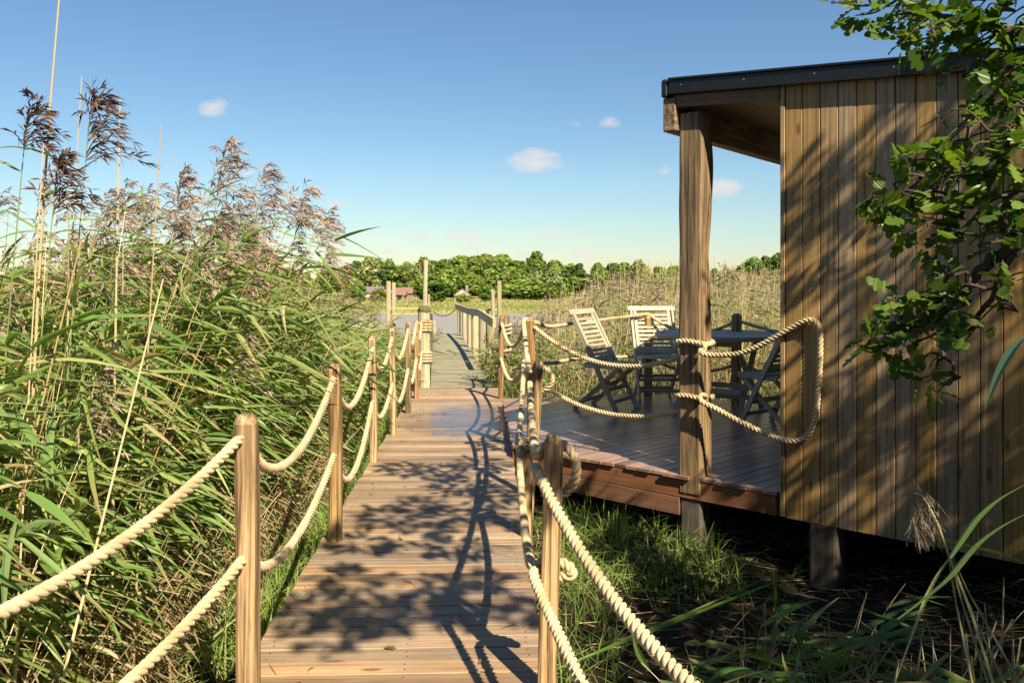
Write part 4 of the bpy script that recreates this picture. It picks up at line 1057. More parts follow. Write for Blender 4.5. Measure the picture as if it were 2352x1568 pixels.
# tall reeds that stand out against the sky
def tall_reed(px_base, Yb, top_px, label, plume=0., dead=False, nleaf=6, rad=.0042, plume_size=.3, pal=PLUME, bend=.15, droop=.5):
    b = at(px_base, 638, Yb); b[2] = GZ; t = at(top_px[0], top_px[1], Yb)
    ms, ml, mp = MB(), MB(), MB(); s = np.linspace(0, 1, 9)[:, None]
    P = b + (t - b) * s; P[:, 0] += bend * ((s * s - s)[:, 0]) * (t[0] - b[0] + .1)
    stems((P - b)[None], np.linspace(rad, rad * .35, 9)[None], pick(STRAW if dead else np.array([(.20, .24, .08)]), 1, r), ms, 6)
    if nleaf:
        n = nleaf; f = np.linspace(.3, .92, n); pi = (f * 8); i0 = pi.astype(int); u = (pi - i0)[:, None]
        p0 = (P - b)[i0] * (1 - u) + (P - b)[np.minimum(i0 + 1, 8)] * u
        az = r.normal(-.1, .5, n) + np.where(np.arange(n) % 3 == 2, math.pi, 0); up = r.uniform(.1, .8, n)
        d0 = np.stack([np.cos(az) * np.cos(up), np.sin(az) * np.cos(up), np.sin(up)], 1); L = r.uniform(.28, .5, n); ss = np.linspace(0, 1, 8)
        Pl = p0[:, None] + (L[:, None] * ss)[..., None] * d0[:, None] - UZ * (L[:, None] * .6 * ss ** 2)[..., None]
        ribbons(Pl, np.interp(ss, [0, .12, .35, .7, 1], [.4, .8, 1, .6, .02])[None] * r.uniform(.009, .014, n)[:, None], np.cross(d0, UZ) + r.normal(0, .4, (n, 3)), .3, pick(GREENS * .8, n, r), ml)
    if plume: 
        d = unit(P[-1] - P[-2])[None]; plumes((P[-1] - b)[None], d, np.array([plume]), r, mp, nb=36, sub=9, pal=pal, thick=1.05, droop=droop)
    o = ms.build('tall_reed', M['stem']); o.location = b
    if ml.n: ml.build('leaves', M['reed'], o)
    if mp.n: mp.build('plume', M['plume'], o)
    tag(o, label, 'reed'); return o
DARKP = np.array([(.095, .055, .05), (.13, .075, .065), (.17, .115, .09)])
tall_reed(-60, 2.6, (62, 268), 'tall green reed with a dark plume against the sky, farthest left', .24, pal=DARKP)
tall_reed(90, 2.6, (205, 275), 'tall green reed with the biggest dark purple plume against the sky', .31, pal=DARKP)
tall_reed(15, 2.5, (128, 415), 'green reed with a narrow dark plume below the two big plumes', .26, pal=DARKP, nleaf=4)
tall_reed(60, 2.7, (138, -25), 'tallest bare straw stem, reaching the top edge of the sky', dead=True, nleaf=0, rad=.0075, bend=.6)
tall_reed(255, 2.9, (276, 225), 'bare straw stem standing upright right of the big dark plume', dead=True, nleaf=0, rad=.0068)
tall_reed(300, 3.0, (371, 285), 'thin bare straw stem leaning right, against the sky beyond the upright stem', dead=True, nleaf=0, rad=.005)
tall_reed(110, 2.7, (188, 175), 'bare straw stem slanting beside the tallest one', dead=True, nleaf=0, rad=.004)
tall_reed(20, 2.4, (100, 330), 'bare straw stem at the far left below the dark plumes', dead=True, nleaf=0, rad=.004)
tall_reed(-150, 2.4, (185, 560), 'long bare straw stem leaning steeply across the left reeds', dead=True, nleaf=0, rad=.006, bend=.0)
tall_reed(30, 2.3, (375, 640), 'long pale straw stem lying slantwise across the middle of the left reeds', dead=True, nleaf=0, rad=.006, bend=.0)
tall_reed(380, 4.1, (510, 375), 'green reed with the highest brown plume in the middle of the left bed', .34, pal=PLUME)
tall_reed(470, 4.4, (600, 425), 'green reed with a wide drooping brown plume right of the highest brown plume', .38, pal=PLUME * 1.1, droop=.7)
tall_reed(560, 4.5, (690, 470), 'green reed whose pale brown plume trails far right over the boardwalk side', .40, pal=PLUME * 1.25, droop=.7, nleaf=0)
tall_reed(650, 5.6, (745, 590), 'shorter green reed with a small plume hanging above the left ropes', .34, pal=PLUME * 1.2, droop=.8, nleaf=0)
tall_reed(340, 4.0, (412, 425), 'green reed with a slim upright brown plume left of the highest brown plume', .26, pal=PLUME)

# bent reeds in the right foreground, in front of the cabin
def curve_thing(name, pts, rad, label, tint, cat='reed', mat='stem', plume=None, leaf=None, pal=None):
    P = crv(pts, 8); b = P[0].copy(); ms = MB()
    if leaf: 
        s = np.linspace(0, 1, len(P)); ribbons((P - b)[None], (np.interp(s, [0, .2, .5, 1], [.4, .8, 1, .03]) * leaf)[None], np.array([[.5, -.6, .6]]), .35, np.array([tint]), ms)
    else: stems((P - b)[None], np.linspace(rad, rad * .5, len(P))[None], np.array([tint]), ms, 6)
    o = ms.build(name, M[mat]); o.location = b
    if plume:
        mp = MB(); plumes((P[-1] - b)[None] - np.array([[0, 0, plume * .3]]), np.array([[-.1, 0, -1.0]]), np.array([plume]), r, mp, nb=46, sub=12, pal=pal, thick=.36, droop=.5); mp.build('plume', M['plume'], o)
    tag(o, label, cat); return o
PALEP = np.array([(.36, .31, .24), (.44, .38, .30), (.28, .24, .18)])
g3 = lambda x, y, Y: at(x, y, Y)
curve_thing('bent_reed', [g3(2290, 1600, 1.9), g3(2235, 1420, 1.95), g3(2185, 1290, 2.0), g3(2150, 1195, 2.0), g3(2118, 1140, 2.0), g3(2100, 1132, 2.0)], .0036, 'bent dry reed with a drooping pale plume before the dark cabin wall', (.42, .38, .20), plume=.15, pal=PALEP * .5)
curve_thing('reed_leaf', [g3(2190, 1270, 2.0), g3(2150, 1330, 1.95), g3(2110, 1420, 1.9), g3(2055, 1570, 1.85)], .003, 'pale reed leaf hanging down left of the drooping plume stem', (.34, .36, .15), leaf=.008, mat='reed')
curve_thing('reed_leaf', [g3(2060, 1420, 1.6), g3(2170, 1330, 1.6), g3(2250, 1240, 1.6), g3(2352, 1180, 1.6), g3(2450, 1150, 1.6)], .003, 'green leaf blade crossing the drooping plume stem, reaching up to the right edge', (.13, .22, .06), leaf=.010, mat='reed')
curve_thing('reed_leaf', [g3(2180, 1280, 1.5), g3(2240, 1190, 1.5), g3(2300, 1140, 1.5), g3(2400, 1090, 1.5)], .003, 'upper green leaf blade entering from the right edge below the oak', (.15, .25, .06), leaf=.010, mat='reed')
curve_thing('reed_leaf', [g3(2420, 740, 1.4), g3(2352, 780, 1.4), g3(2300, 850, 1.4), g3(2262, 940, 1.4)], .003, 'blue green leaf hanging down before the cabin wall at the right edge', (.09, .17, .11), leaf=.013, mat='reed')
curve_thing('reed_leaf', [g3(2170, 1235, 2.0), g3(2240, 1255, 2.0), g3(2300, 1270, 2.0), g3(2370, 1300, 2.0)], .003, 'thin yellow green leaf sticking out right of the drooping plume', (.30, .30, .10), leaf=.006, mat='reed')
for k in range(4):
    curve_thing('bent_reed', [g3(2240 + 40 * k, 1600, 1.9), g3(2215 + 26 * k, 1480, 1.95), g3(2190 + 10 * k, 1350, 2.0), g3(2178 + 3 * k, 1270, 2.0)], .0032, ['leftmost', 'second', 'third', 'rightmost'][k] + ' of the four bent stalks rising under the drooping plume', (.22, .22, .11))
def spear(x, y0, x1, y1, Y, label, n=4):
    b = at(x, y0, Y); b[2] = GZ; mb = MB(); rr = np.random.default_rng(int(x)); s = np.linspace(0, 1, 6)
    t = at(x1, y1, Y); ms_ = MB()
    stems(np.stack([np.zeros(3), (t - b) * .35, (t - b) * .6])[None], np.array([[.004, .003, .002]]), np.array([(.14, .24, .06)]), ms_, 5)
    o = ms_.build('grass_shoot', M['stem']); o.location = b
    P = []; S = []
    for k in range(n):
        e = (t - b) + (rr.normal(0, .09, 3) * np.array([1, 1, .6]) if k else 0); st_ = (t - b) * (.2 + .15 * k / n)
        P.append(np.array([st_ + (e - st_) * q + np.array([.03 * q * q * (1 if k % 2 else -1), 0, 0]) for q in s])); S.append(rr.normal(0, 1, 3))
    ribbons(np.array(P), np.interp(s, [0, .3, 1], [.5, 1, .03])[None].repeat(n, 0) * .008, np.array(S), .35, pick(BRIGHT, n, rr), mb); mb.build('leaves', M['reed'], o)
    tag(o, label, 'plant'); return o
spear(1628, 1330, 1585, 1195, 4.4, 'bright green grass shoot with two long blades just right of the dark porch stilt')
spear(1786, 1470, 1780, 1270, 3.8, 'slim upright green shoot between the two cabin stilts')
spear(1200, 1500, 1790, 1320, 3.4, 'low green tuft leaning before the cabin stilt', 3)

# ------------------------------------------------------------------ oak tree
oak = empty('oak_tree', (3.4, .6, GZ)); tag(oak, 'oak tree with lobed leaves overhanging the cabin from the right', 'tree')
SUN = unit((.48, -.86, 1.0))
SUNV = SUN / SUN[2]
def spoils(c):
    """would this spray shade the porch post or the ropes and boards in front of the porch?"""
    dt, dsn = np.dot(SUNV, UW), np.dot(SUNV, NB); tc_, sc_ = np.dot(c - C0, UW), np.dot(c - C0, NB)
    k = (tc_ - 1.52) / dt; s1, z1 = sc_ - dsn * k, c[2] - k
    if abs(s1 - .06) < .36 and -.1 < z1 < 2.7: return r.random() < .96
    k = (sc_ - .12) / dsn; t2, z2 = tc_ - dt * k, c[2] - k
    return -.3 < t2 < 1.6 and 0 < z2 < 1.2 and r.random() < .92
r = np.random.default_rng(31)
out_ = [(0, 0), (.03, .10), (.15, .18), (.16, .23), (.10, .28), (.26, .42), (.27, .47), (.14, .53), (.34, .66), (.33, .73), (.18, .77), (.21, .90), (.11, .98), (0, 1.0)]
lf = np.array([(x * .82, y) for x, y in out_] + [(-x * .82, y) for x, y in out_[-2:0:-1]])
nl = len(lf); midr = np.array([(0, y) for y in (.0, .25, .45, .68, 1.0)])
def leaves(p, d, size, mb, r, tint, curl=.15):
    """oak leaves: p base points, d pointing directions"""
    n = len(p); d = d / np.linalg.norm(d, axis=1)[:, None]
    up = np.tile(UZ, (n, 1)) + r.normal(0, .55, (n, 3)); x = np.cross(d, up); x /= np.linalg.norm(x, axis=1)[:, None]; nrm = np.cross(x, d)
    yy = lf[:, 1]; xx = lf[:, 0]
    zc = -(curl * yy ** 2)[None] * r.uniform(-.5, 1.6, (n, 1)) + (np.abs(xx) * .35)[None] * r.uniform(.2, 1.2, (n, 1))
    V = p[:, None] + size[:, None, None] * (xx[None, :, None] * x[:, None] + yy[None, :, None] * d[:, None] + zc[..., None] * nrm[:, None])
    # fan of strips: pair left and right outline points over the midrib
    half = len(out_)
    Lq = []
    right = list(range(half)); left = [0] + list(range(nl - 1, half - 1, -1)) + [half - 1]
    tris = []; quads = []
    for i in range(half - 1):
        a, b_ = right[i], right[i + 1]; c, e = left[i], left[i + 1]
        if a == c: tris.append([a, b_, e])
        elif b_ == e: tris.append([a, b_, c])
        else: quads.append([a, b_, e, c])
    off = (np.arange(n) * nl)[:, None, None]
    mb.add(V.reshape(-1, 3), (np.array(quads)[None] + off).reshape(-1, 4), (np.array(tris)[None] + off).reshape(-1, 3), tint=np.repeat(tint, nl, 0))
OAKG = np.array([(.075, .145, .020), (.105, .18, .025), (.065, .125, .025), (.15, .225, .034)])
lv = MB(); tw = MB()
def spray(c, rad, n, size=.082, stretch=(1, 1, 1), twig_to=None):
    """a bunch of leaves round a twig end"""
    c = np.asarray(c, float); q = r.normal(0, 1, (n, 3)); q /= np.linalg.norm(q, axis=1)[:, None]; q *= (r.random((n, 1)) ** .45) * rad * np.array(stretch)
    d = q / (np.linalg.norm(q, axis=1)[:, None] + 1e-6) + np.array([-.25, 0, -.25]) + r.normal(0, .45, (n, 3))
    leaves(c + q, d, r.uniform(.7, 1.2, n) * size, lv, r, pick(OAKG, n, r))
    if twig_to is not None:
        t0 = np.asarray(twig_to, float)
        for k in range(3):
            e = c + r.normal(0, .4, 3) * rad; mid = (t0 + e) / 2 + r.normal(0, .04, 3) + UZ * .02
            tw.tube(crv([t0, mid, e], 5), np.linspace(.006, .002, 11), 5)
# sprays in view: px, py, radius px, Y, leaves
VIS = [(1910, 5, 12, 3.35, 2), (1990, 25, 34, 3.3, 14), (2045, 48, 42, 3.25, 18), (2095, 20, 55, 3.3, 26), (2075, 100, 24, 3.25, 7), (2135, 70, 52, 3.2, 22), (2190, 25, 60, 3.25, 30),
       (2215, 105, 48, 3.2, 22), (2260, 50, 60, 3.15, 30), (2255, 150, 34, 3.15, 14), (2320, 40, 60, 3.1, 30), (2315, 120, 60, 3.1, 28), (2340, 190, 45, 3.1, 20), (2300, 190, 36, 3.15, 14),
       (2340, 270, 55, 3.0, 26), (2290, 270, 34, 3.05, 12), (2200, 325, 52, 3.1, 20), (2150, 345, 40, 3.15, 15), (2250, 350, 55, 3.05, 22), (2320, 360, 55, 3.0, 26), (2130, 400, 40, 3.15, 14), (2190, 420, 48, 3.1, 16),
       (2050, 430, 38, 3.2, 20), (2030, 465, 28, 3.2, 12), (2085, 455, 42, 3.2, 20), (2110, 510, 38, 3.15, 16), (2130, 560, 36, 3.15, 16), (2165, 500, 36, 3.1, 12), (2260, 470, 44, 3.05, 14), (2330, 470, 50, 3.0, 22), (2240, 540, 38, 3.05, 12), (2290, 570, 36, 3.0, 10),
       (2150, 650, 40, 3.1, 18), (2105, 680, 38, 3.15, 16), (2200, 690, 38, 3.05, 16), (2160, 715, 42, 3.1, 18), (2065, 750, 30, 3.15, 12), (2020, 790, 36, 3.2, 13), (2075, 780, 34, 3.15, 13), (2130, 770, 36, 3.1, 13), (1985, 800, 18, 3.2, 5), (2120, 860, 30, 3.1, 10), (2135, 890, 20, 3.1, 5), (2270, 740, 26, 3.0, 6), (2340, 640, 30, 2.95, 8)]
hub = lambda x, y, Y: at(min(x + 70, 2420), y - 25, Y - .08)
for (x, y, rp_, Y, n) in VIS:
    spray(at(x, y, Y), rp_ / FD * Y * 1.0, int(n * .70) + 1, size=.118, twig_to=hub(x, y, Y))
# sprays over and behind the camera side, whose shade falls on the boardwalk
SH = [(690, 1405, 55), (765, 1450, 60), (860, 1412, 60), (960, 1402, 60), (1005, 1345, 45), (800, 1330, 50), (830, 1245, 50), (890, 1190, 55), (955, 1160, 45), (1040, 1255, 45), (935, 1075, 40), (1000, 1085, 45),
      (1060, 1115, 50), (1125, 1135, 50), (1100, 1065, 45), (1150, 1185, 50), (1110, 1330, 30), (1200, 1400, 40), (1050, 1180, 40), (1140, 1020, 40), (1060, 1400, 40), (985, 1215, 30)]
shp = []
for (x, y, rp_) in SH:
    Yg = FD * H / (y - 638); pg = at(x, y, Yg); rad = rp_ / FD * Yg
    # height such that the spray hangs above the camera's upper field of view
    t = 3.0 + .9 * r.random()
    q = pg + SUN / SUN[2] * t
    while q[1] > .4 and (H + (638 + 100) / FD * q[1]) > q[2] and abs(q[0] / max(q[1], .1)) < .72 and t < 6.5 and not (q[0] / q[1] > .47 and q[2] > H + (638 - 60) / FD * q[1]):
        t += .1; q = pg + SUN / SUN[2] * t
    shp.append(q); spray(q, rad * 1.4, int(30 + 52 * (rad / .12) ** 1.3), size=.092, stretch=(1, 1, .6), twig_to=q + np.array([.35, -.1, .12]))
# crown shading the cabin wall and the ground on the right
ncr = 0
while ncr < 560:
    c = np.array([r.uniform(2.3, 6.0), r.uniform(-2.2, 3.0), r.uniform(2.6, 5.8)])
    if c[1] > .3 and c[0] / c[1] < .78: continue
    g0 = c - SUN / SUN[2] * (c[2] - .75)
    if g0[0] < .95 or spoils(c): continue
    gg = c - SUN / SUN[2] * (c[2] + .3)
    if .3 < gg[0] < 1.2 and 4.3 < gg[1] < 5.9 and r.random() < .93: continue
    spray(c, r.uniform(.08, .24), int(r.integers(10, 28)), size=.09, stretch=(1, 1, .7), twig_to=c + np.array([.25, -.15, -.1])); ncr += 1
ncr = 0
while ncr < 30:
    p = wp(r.uniform(2.0, 3.7), -.03, r.uniform(-.1, 2.5)); k = r.uniform(1.1, 3.6)
    if r.random() > .35 + .3 * (np.dot(p - C0, UW) - 2.0) + .15 * (2.5 - p[2]): continue
    c = p + SUN / SUN[2] * k
    if c[1] > .2 and c[0] / c[1] < .72: continue
    spray(c, r.uniform(.07, .15), int(r.integers(12, 26)), size=.085, stretch=(1, 1, .7), twig_to=c + np.array([.25, -.15, -.1])); ncr += 1
ncr = 0
while ncr < 190:
    gx, gy = r.uniform(.55, 3.2), r.uniform(1.2, 4.6); t = r.uniform(2.4, 4.2)
    if (gx - C0[0]) * NB[0] + (gy - C0[1]) * NB[1] > .2: continue
    c = np.array([gx, gy, GZ]) + SUN / SUN[2] * t
    if c[1] > .2 and c[0] / c[1] < .75 and c[2] < H + .37 * c[1] + .3: continue
    if vnoise(gx, gy, 2.2, 9) > .6: continue
    if spoils(c): continue
    if .3 < gx < 1.2 and 4.3 < gy < 5.9 and r.random() < .93: continue
    spray(c, r.uniform(.14, .26), int(r.integers(16, 34)), size=.09, stretch=(1, 1, .6), twig_to=c + np.array([.25, -.15, -.1])); ncr += 1
part(lv, 'leaves', M['oakleaf'], oak)
# trunk and limbs
tk = MB(); tk.tube(crv([(3.5, .5, GZ - .1), (3.45, .5, .8), (3.5, .6, 1.8), (3.6, .5, 3.0), (3.7, .3, 4.6)], 6), np.linspace(.20, .07, 25), 10); part(tk, 'trunk', M['bark'], oak, True)
def limb(P, r0, r1):
    b = MB(); Q = crv(P, 7); Q = Q + r.normal(0, .006, Q.shape); b.tube(Q, np.linspace(r0, r1, len(Q)), 7); part(b, 'branch', M['bark'], oak, True)
limb([(3.5, .6, 2.0), (3.0, 1.6, 2.1), at(2420, 430, 2.9), at(2340, 560, 3.0), at(2260, 610, 3.05), at(2200, 690, 3.08), at(2150, 720, 3.1)], .05, .006)
limb([at(2352, 520, 3.0), at(2300, 640, 3.0), at(2240, 740, 3.05), at(2180, 790, 3.1), at(2150, 840, 3.1)], .013, .005)
limb([at(2400, 380, 2.9), at(2300, 400, 3.0), at(2210, 380, 3.08), at(2150, 350, 3.15)], .016, .005)
limb([at(2330, 460, 3.0), at(2230, 450, 3.1), at(2150, 440, 3.15), at(2080, 440, 3.2)], .010, .004)
limb([(3.6, .6, 2.8), (2.9, 1.9, 2.9), at(2420, 40, 3.0), at(2300, 60, 3.15), at(2180, 40, 3.25), at(2060, 20, 3.3)], .045, .006)
limb([(3.7, .3, 3.8), (4.4, 1.2, 4.4), (4.8, 1.8, 5.0)], .06, .02); limb([(3.7, .3, 3.6), (3.2, -.8, 4.2), (2.9, -1.4, 4.6)], .06, .02)
part(tw, 'twigs', M['bark'], oak)

lt = MB(); rl = np.random.default_rng(77); n = 150; yy_ = rl.uniform(1.5, 9.5, n); xx_ = bw_c(yy_) + np.where(rl.random(n) < .6, rl.choice([-1, 1], n) * rl.uniform(.3, .5, n), rl.uniform(-.4, .4, n))
az = rl.uniform(0, 6.3, n); L_ = rl.uniform(.015, .10, n); d = np.stack([np.cos(az), np.sin(az), rl.normal(0, .05, n)], 1); sv = np.array([-.5, -.15, .2, .5])
P = np.stack([xx_, yy_, np.full(n, .005)], 1)[:, None] + (L_[:, None] * sv)[..., None] * d[:, None] + (L_[:, None] * sv ** 2)[..., None] * rl.normal(0, .6, (n, 1, 3)) * np.array([1, 1, .25])
P[..., 2] = np.maximum(P[..., 2], .003)
flat_ribbons(P, np.array([.5, 1, .8, .2])[None] * rl.uniform(.0012, .004, n)[:, None], np.tile(UZ, (n, 1)) + rl.normal(0, .5, (n, 3)) + np.cross(d, UZ), pick(np.array([(.10, .07, .04), (.20, .15, .08), (.10, .13, .04), (.30, .24, .13)]), n, rl), lt)
tag(lt.build('leaf_litter', M['stem']), 'bits of dry grass and leaf scattered over the boardwalk planks', 'litter', kind='stuff')
# litter lying on the boardwalk
def fallen(x, y, lab_, c, rot, size=.05):
    Yg = FD * (H - .004) / (y - 638); p = at(x, y, Yg); mb = MB()
    p[2] = .006; b = p.copy()
    leaves(np.zeros((1, 3)), np.array([[math.cos(rot), math.sin(rot), .08]]), np.array([size]), mb, np.random.default_rng(int(x)), np.array([c]), curl=.3)
    o = mb.build('fallen_leaf', M['stem']); o.location = b; tag(o, lab_, 'leaf')
fallen(880, 1488, 'dry brown leaf lying on the planks near the bottom of the boardwalk', (.10, .07, .045), .1)
fallen(925, 1240, 'curled brown leaf lying on the planks in the middle of the boardwalk', (.13, .09, .06), 2.2, .045)
fallen(928, 1262, 'small green leaf lying just below the curled brown leaf on the boardwalk', (.10, .13, .04), .3, .03)
fallen(1100, 1525, 'tiny curled leaf on the planks beside the post shadow', (.16, .12, .07), 1.2, .035)

# ------------------------------------------------------------------ far bank
r = np.random.default_rng(41)
def crown_mesh(kind, r):
    mb = MB(); tr = MB()
    if kind == 'pine': Hh, Rw, nc = 9.5, 2.6, 34
    elif kind == 'bush': Hh, Rw, nc = 3.0, 2.3, 22
    elif kind == 'willow': Hh, Rw, nc = 7.0, 3.2, 38
    else: Hh, Rw, nc = 8.5, 3.2, 44
    base_pal = {'oak': [(.105, .175, .032), (.085, .145, .028), (.15, .21, .042)], 'light': [(.20, .25, .045), (.23, .27, .055), (.17, .225, .04)], 'willow': [(.22, .25, .10), (.19, .225, .085)],
                'pine': [(.07, .12, .035), (.09, .14, .04)], 'bush': [(.13, .18, .038), (.17, .205, .045)]}[kind]
    pal = np.array(base_pal); P = []; Nn = []; T = []
    z0 = .12 * Hh if kind != 'bush' else .0
    for c in range(nc):
        a = r.uniform(0, 6.28); f = r.random() ** .8
        env = math.sin(math.pi * min(max((.12 + .88 * f), 0), 1) ** .85) ** .6 if kind != 'pine' else (1 - f) ** .7 * .9 + .15
        cr = Rw * env * r.uniform(.45, .92); cz = z0 + (Hh - z0) * f * .93 + .2
        cc = np.array([cr * math.cos(a), cr * math.sin(a), cz]); cs = Rw * r.uniform(.26, .44) * (.75 if kind == 'pine' else 1)
        n = 75; q = r.normal(0, 1, (n, 3)); q /= np.linalg.norm(q, axis=1)[:, None]
        if kind == 'pine': q *= np.array([1, 1, .45])
        if kind == 'willow': q *= np.array([.8, .8, 1.25])
        pos = cc + q * cs * r.uniform(.55, 1.05, (n, 1)); P.append(pos); Nn.append(q + r.normal(0, .28, (n, 3))); T.append(np.repeat(pick(pal, 1, r, .22), n, 0) * r.uniform(.8, 1.25, (n, 1)))
    # inner fill so that the sky only shows near the outline
    n = 260; q = r.normal(0, 1, (n, 3)); q /= np.linalg.norm(q, axis=1)[:, None]; q *= r.random((n, 1)) ** .4
    pos = q * np.array([Rw * .62, Rw * .62, (Hh - z0) * .42]) + np.array([0, 0, z0 + (Hh - z0) * .47]); P.append(pos); Nn.append(q + r.normal(0, .6, (n, 3))); T.append(pick(pal, n, r))
    P = np.concatenate(P); Nn = np.concatenate(Nn); T = np.concatenate(T); n = len(P)
    Nn /= np.linalg.norm(Nn, axis=1)[:, None]; x = np.cross(Nn, r.normal(0, 1, (n, 3))); x /= np.linalg.norm(x, axis=1)[:, None]; y = np.cross(Nn, x)
    sz = r.uniform(.16, .34, n)[:, None] * (1.25 if kind != 'bush' else .8)
    V = np.stack([P - x * sz - y * sz * .5, P + x * sz * .3 - y * sz * .8, P + x * sz + y * sz * .4, P - x * sz * .2 + y * sz * .8], 1)
    mb.add(V.reshape(-1, 3), np.arange(4 * n).reshape(n, 4), tint=np.repeat(T, 4, 0))
    tr.tube([(0, 0, -.5), (.05, 0, Hh * .3), (0, .1, Hh * .7)], [.22, .16, .06], 6)
    for k in range(5):
        a = r.uniform(0, 6.28); tr.tube([(0, 0, Hh * .3), (math.cos(a) * Rw * .35, math.sin(a) * Rw * .35, Hh * .5), (math.cos(a) * Rw * .6, math.sin(a) * Rw * .6, Hh * .62)], [.1, .07, .03], 5)
    o = tr.build({'oak': 'broadleaf_tree', 'light': 'broadleaf_tree', 'willow': 'willow_tree', 'pine': 'pine_tree', 'bush': 'bush'}[kind], M['bark'])
    mb.build('crown', M['crown'], o)
    return o, Hh
PR = {}
for kd, nv in (('oak', 4), ('light', 2), ('willow', 2), ('pine', 3), ('bush', 3)): PR[kd] = [crown_mesh(kd, r) + ([True],) for _ in range(nv)]
LABEL = {'oak': ('dark green broadleaf tree in the wood across the river', 'tree', 'dark broadleaf trees across the river'), 'light': ('yellow green broadleaf tree in the wood across the river', 'tree', 'light broadleaf trees across the river'),
         'willow': ('grey green willow in the wood across the river', 'tree', 'willows across the river'), 'pine': ('tall dark pine in the wood across the river', 'tree', 'pines across the river'), 'bush': ('low rounded bush at the edge of the marsh across the river', 'bush', 'bushes across the river')}
def tree(kd, X, Y, h=None, wide=1.0, label=None, top_y=None, sink=0):
    i = int(r.integers(0, len(PR[kd]))); o0, Hh, fl = PR[kd][i]
    o = o0 if fl[0] else copy_tree(o0); fl[0] = False
    z = float(ground_z(X, Y)) - .1 - sink
    if top_y is not None: h = H - (top_y - 638) / FD * Y - z
    k = h / Hh; o.location = (X, Y, z); o.scale = (k * wide, k * wide, k); o.rotation_euler = (0, 0, float(r.uniform(0, 6.28)))
    lb = LABEL[kd]
    if label: o['label'] = label; o['category'] = lb[1]
    else: tag(o, *lb)
    if label and 'group' in o: del o['group']
    return o
PX = [600, 700, 770, 830, 870, 905, 940, 1000, 1040, 1080, 1110, 1150, 1180, 1210, 1235, 1262, 1290, 1340, 1400, 1440, 1500, 1620, 1700, 1760, 1810, 1950]
PY = [622, 618, 612, 594, 597, 595, 603, 596, 586, 592, 589, 588, 595, 592, 579, 592, 603, 600, 606, 600, 608, 611, 605, 590, 583, 580]
# back row follows the sky line
x = 250.0
while x < 2000:
    Yt = 205 + r.uniform(-8, 8); ty = np.interp(x, PX, PY) + r.uniform(-3, 10)
    kd = r.choice(['oak', 'oak', 'oak', 'pine', 'light', 'willow'], p=[.3, .2, .15, .2, .1, .05])
    tree(kd, (x - 1176) / FD * Yt, Yt, top_y=ty, wide=r.uniform(.8, 1.7)); x += r.uniform(20, 44)
x = 560.0
while x < 1990:
    Yt = 180 + r.uniform(-8, 8); ty = np.interp(x, PX, PY) + r.uniform(8, 22)
    kd = r.choice(['oak', 'pine', 'light', 'willow'], p=[.45, .2, .2, .15])
    tree(kd, (x - 1176) / FD * Yt, Yt, top_y=ty, wide=r.uniform(1.0, 1.3)); x += r.uniform(26, 44)
x = 560.0
while x < 1990:
    Yt = 160 + r.uniform(-5, 5)
    if not (850 < x < 955 or 1038 < x < 1090):
        ty = np.interp(x, PX, PY) + r.uniform(28, 46); kd = r.choice(['oak', 'light', 'willow', 'bush'], p=[.35, .25, .15, .25])
        tree(kd, (x - 1176) / FD * Yt, Yt, top_y=ty, wide=r.uniform(1.1, 1.5) if kd != 'bush' else 1.2)
    x += r.uniform(26, 46)
def ptree(kd, x, ty, Y, wide, label): tree(kd, (x - 1176) / FD * Y, Y, top_y=ty, wide=wide, label=label)
ptree('oak', 992, 634, 135, 1.9, 'wide dark green tree behind the tallest tide post on the far bank')
ptree('light', 1078, 628, 152, 1.5, 'round light green tree beside the white cottage across the river')
ptree('bush', 1062, 676, 130, 1.2, 'round bush below the white cottage on the far marsh')
ptree('oak', 1118, 655, 138, 1.3, 'dark tree right of the white cottage, behind the short tide post')
ptree('oak', 824, 650, 138, 1.2, 'dark brownish green tree left of the red roofed farm buildings')
ptree('bush', 875, 668, 140, 1.3, 'bright green bush in front of the red roofed farm buildings')
ptree('bush', 1200, 650, 150, 2.4, 'long hedge like bush on the far bank right of the tide posts')
ptree('bush', 1240, 655, 150, 2.2, 'hedge like bush on the far bank, next to the reeds behind the deck')
for k in range(9):
    X = -11 + k * 3.4; Y = -9.5 - 1.5 * math.sin(k * 2.1) + max(0, X - 6) * .55
    i = k % 4; o0, Hh, fl = PR['oak'][i]; o = copy_tree(o0); o.location = (X, Y, GZ - .1); o.scale = (.85, .85, .82); o.rotation_euler = (0, 0, k * 1.3)
    tag(o, 'broadleaf tree closing off the clearing behind the start of the boardwalk', 'tree', 'trees behind the start of the boardwalk')
for kd in PR:
    for o0, Hh, fl in PR[kd]:
        if fl[0]:
            for c in list(o0.children): bpy.data.objects.remove(c)
            bpy.data.objects.remove(o0)
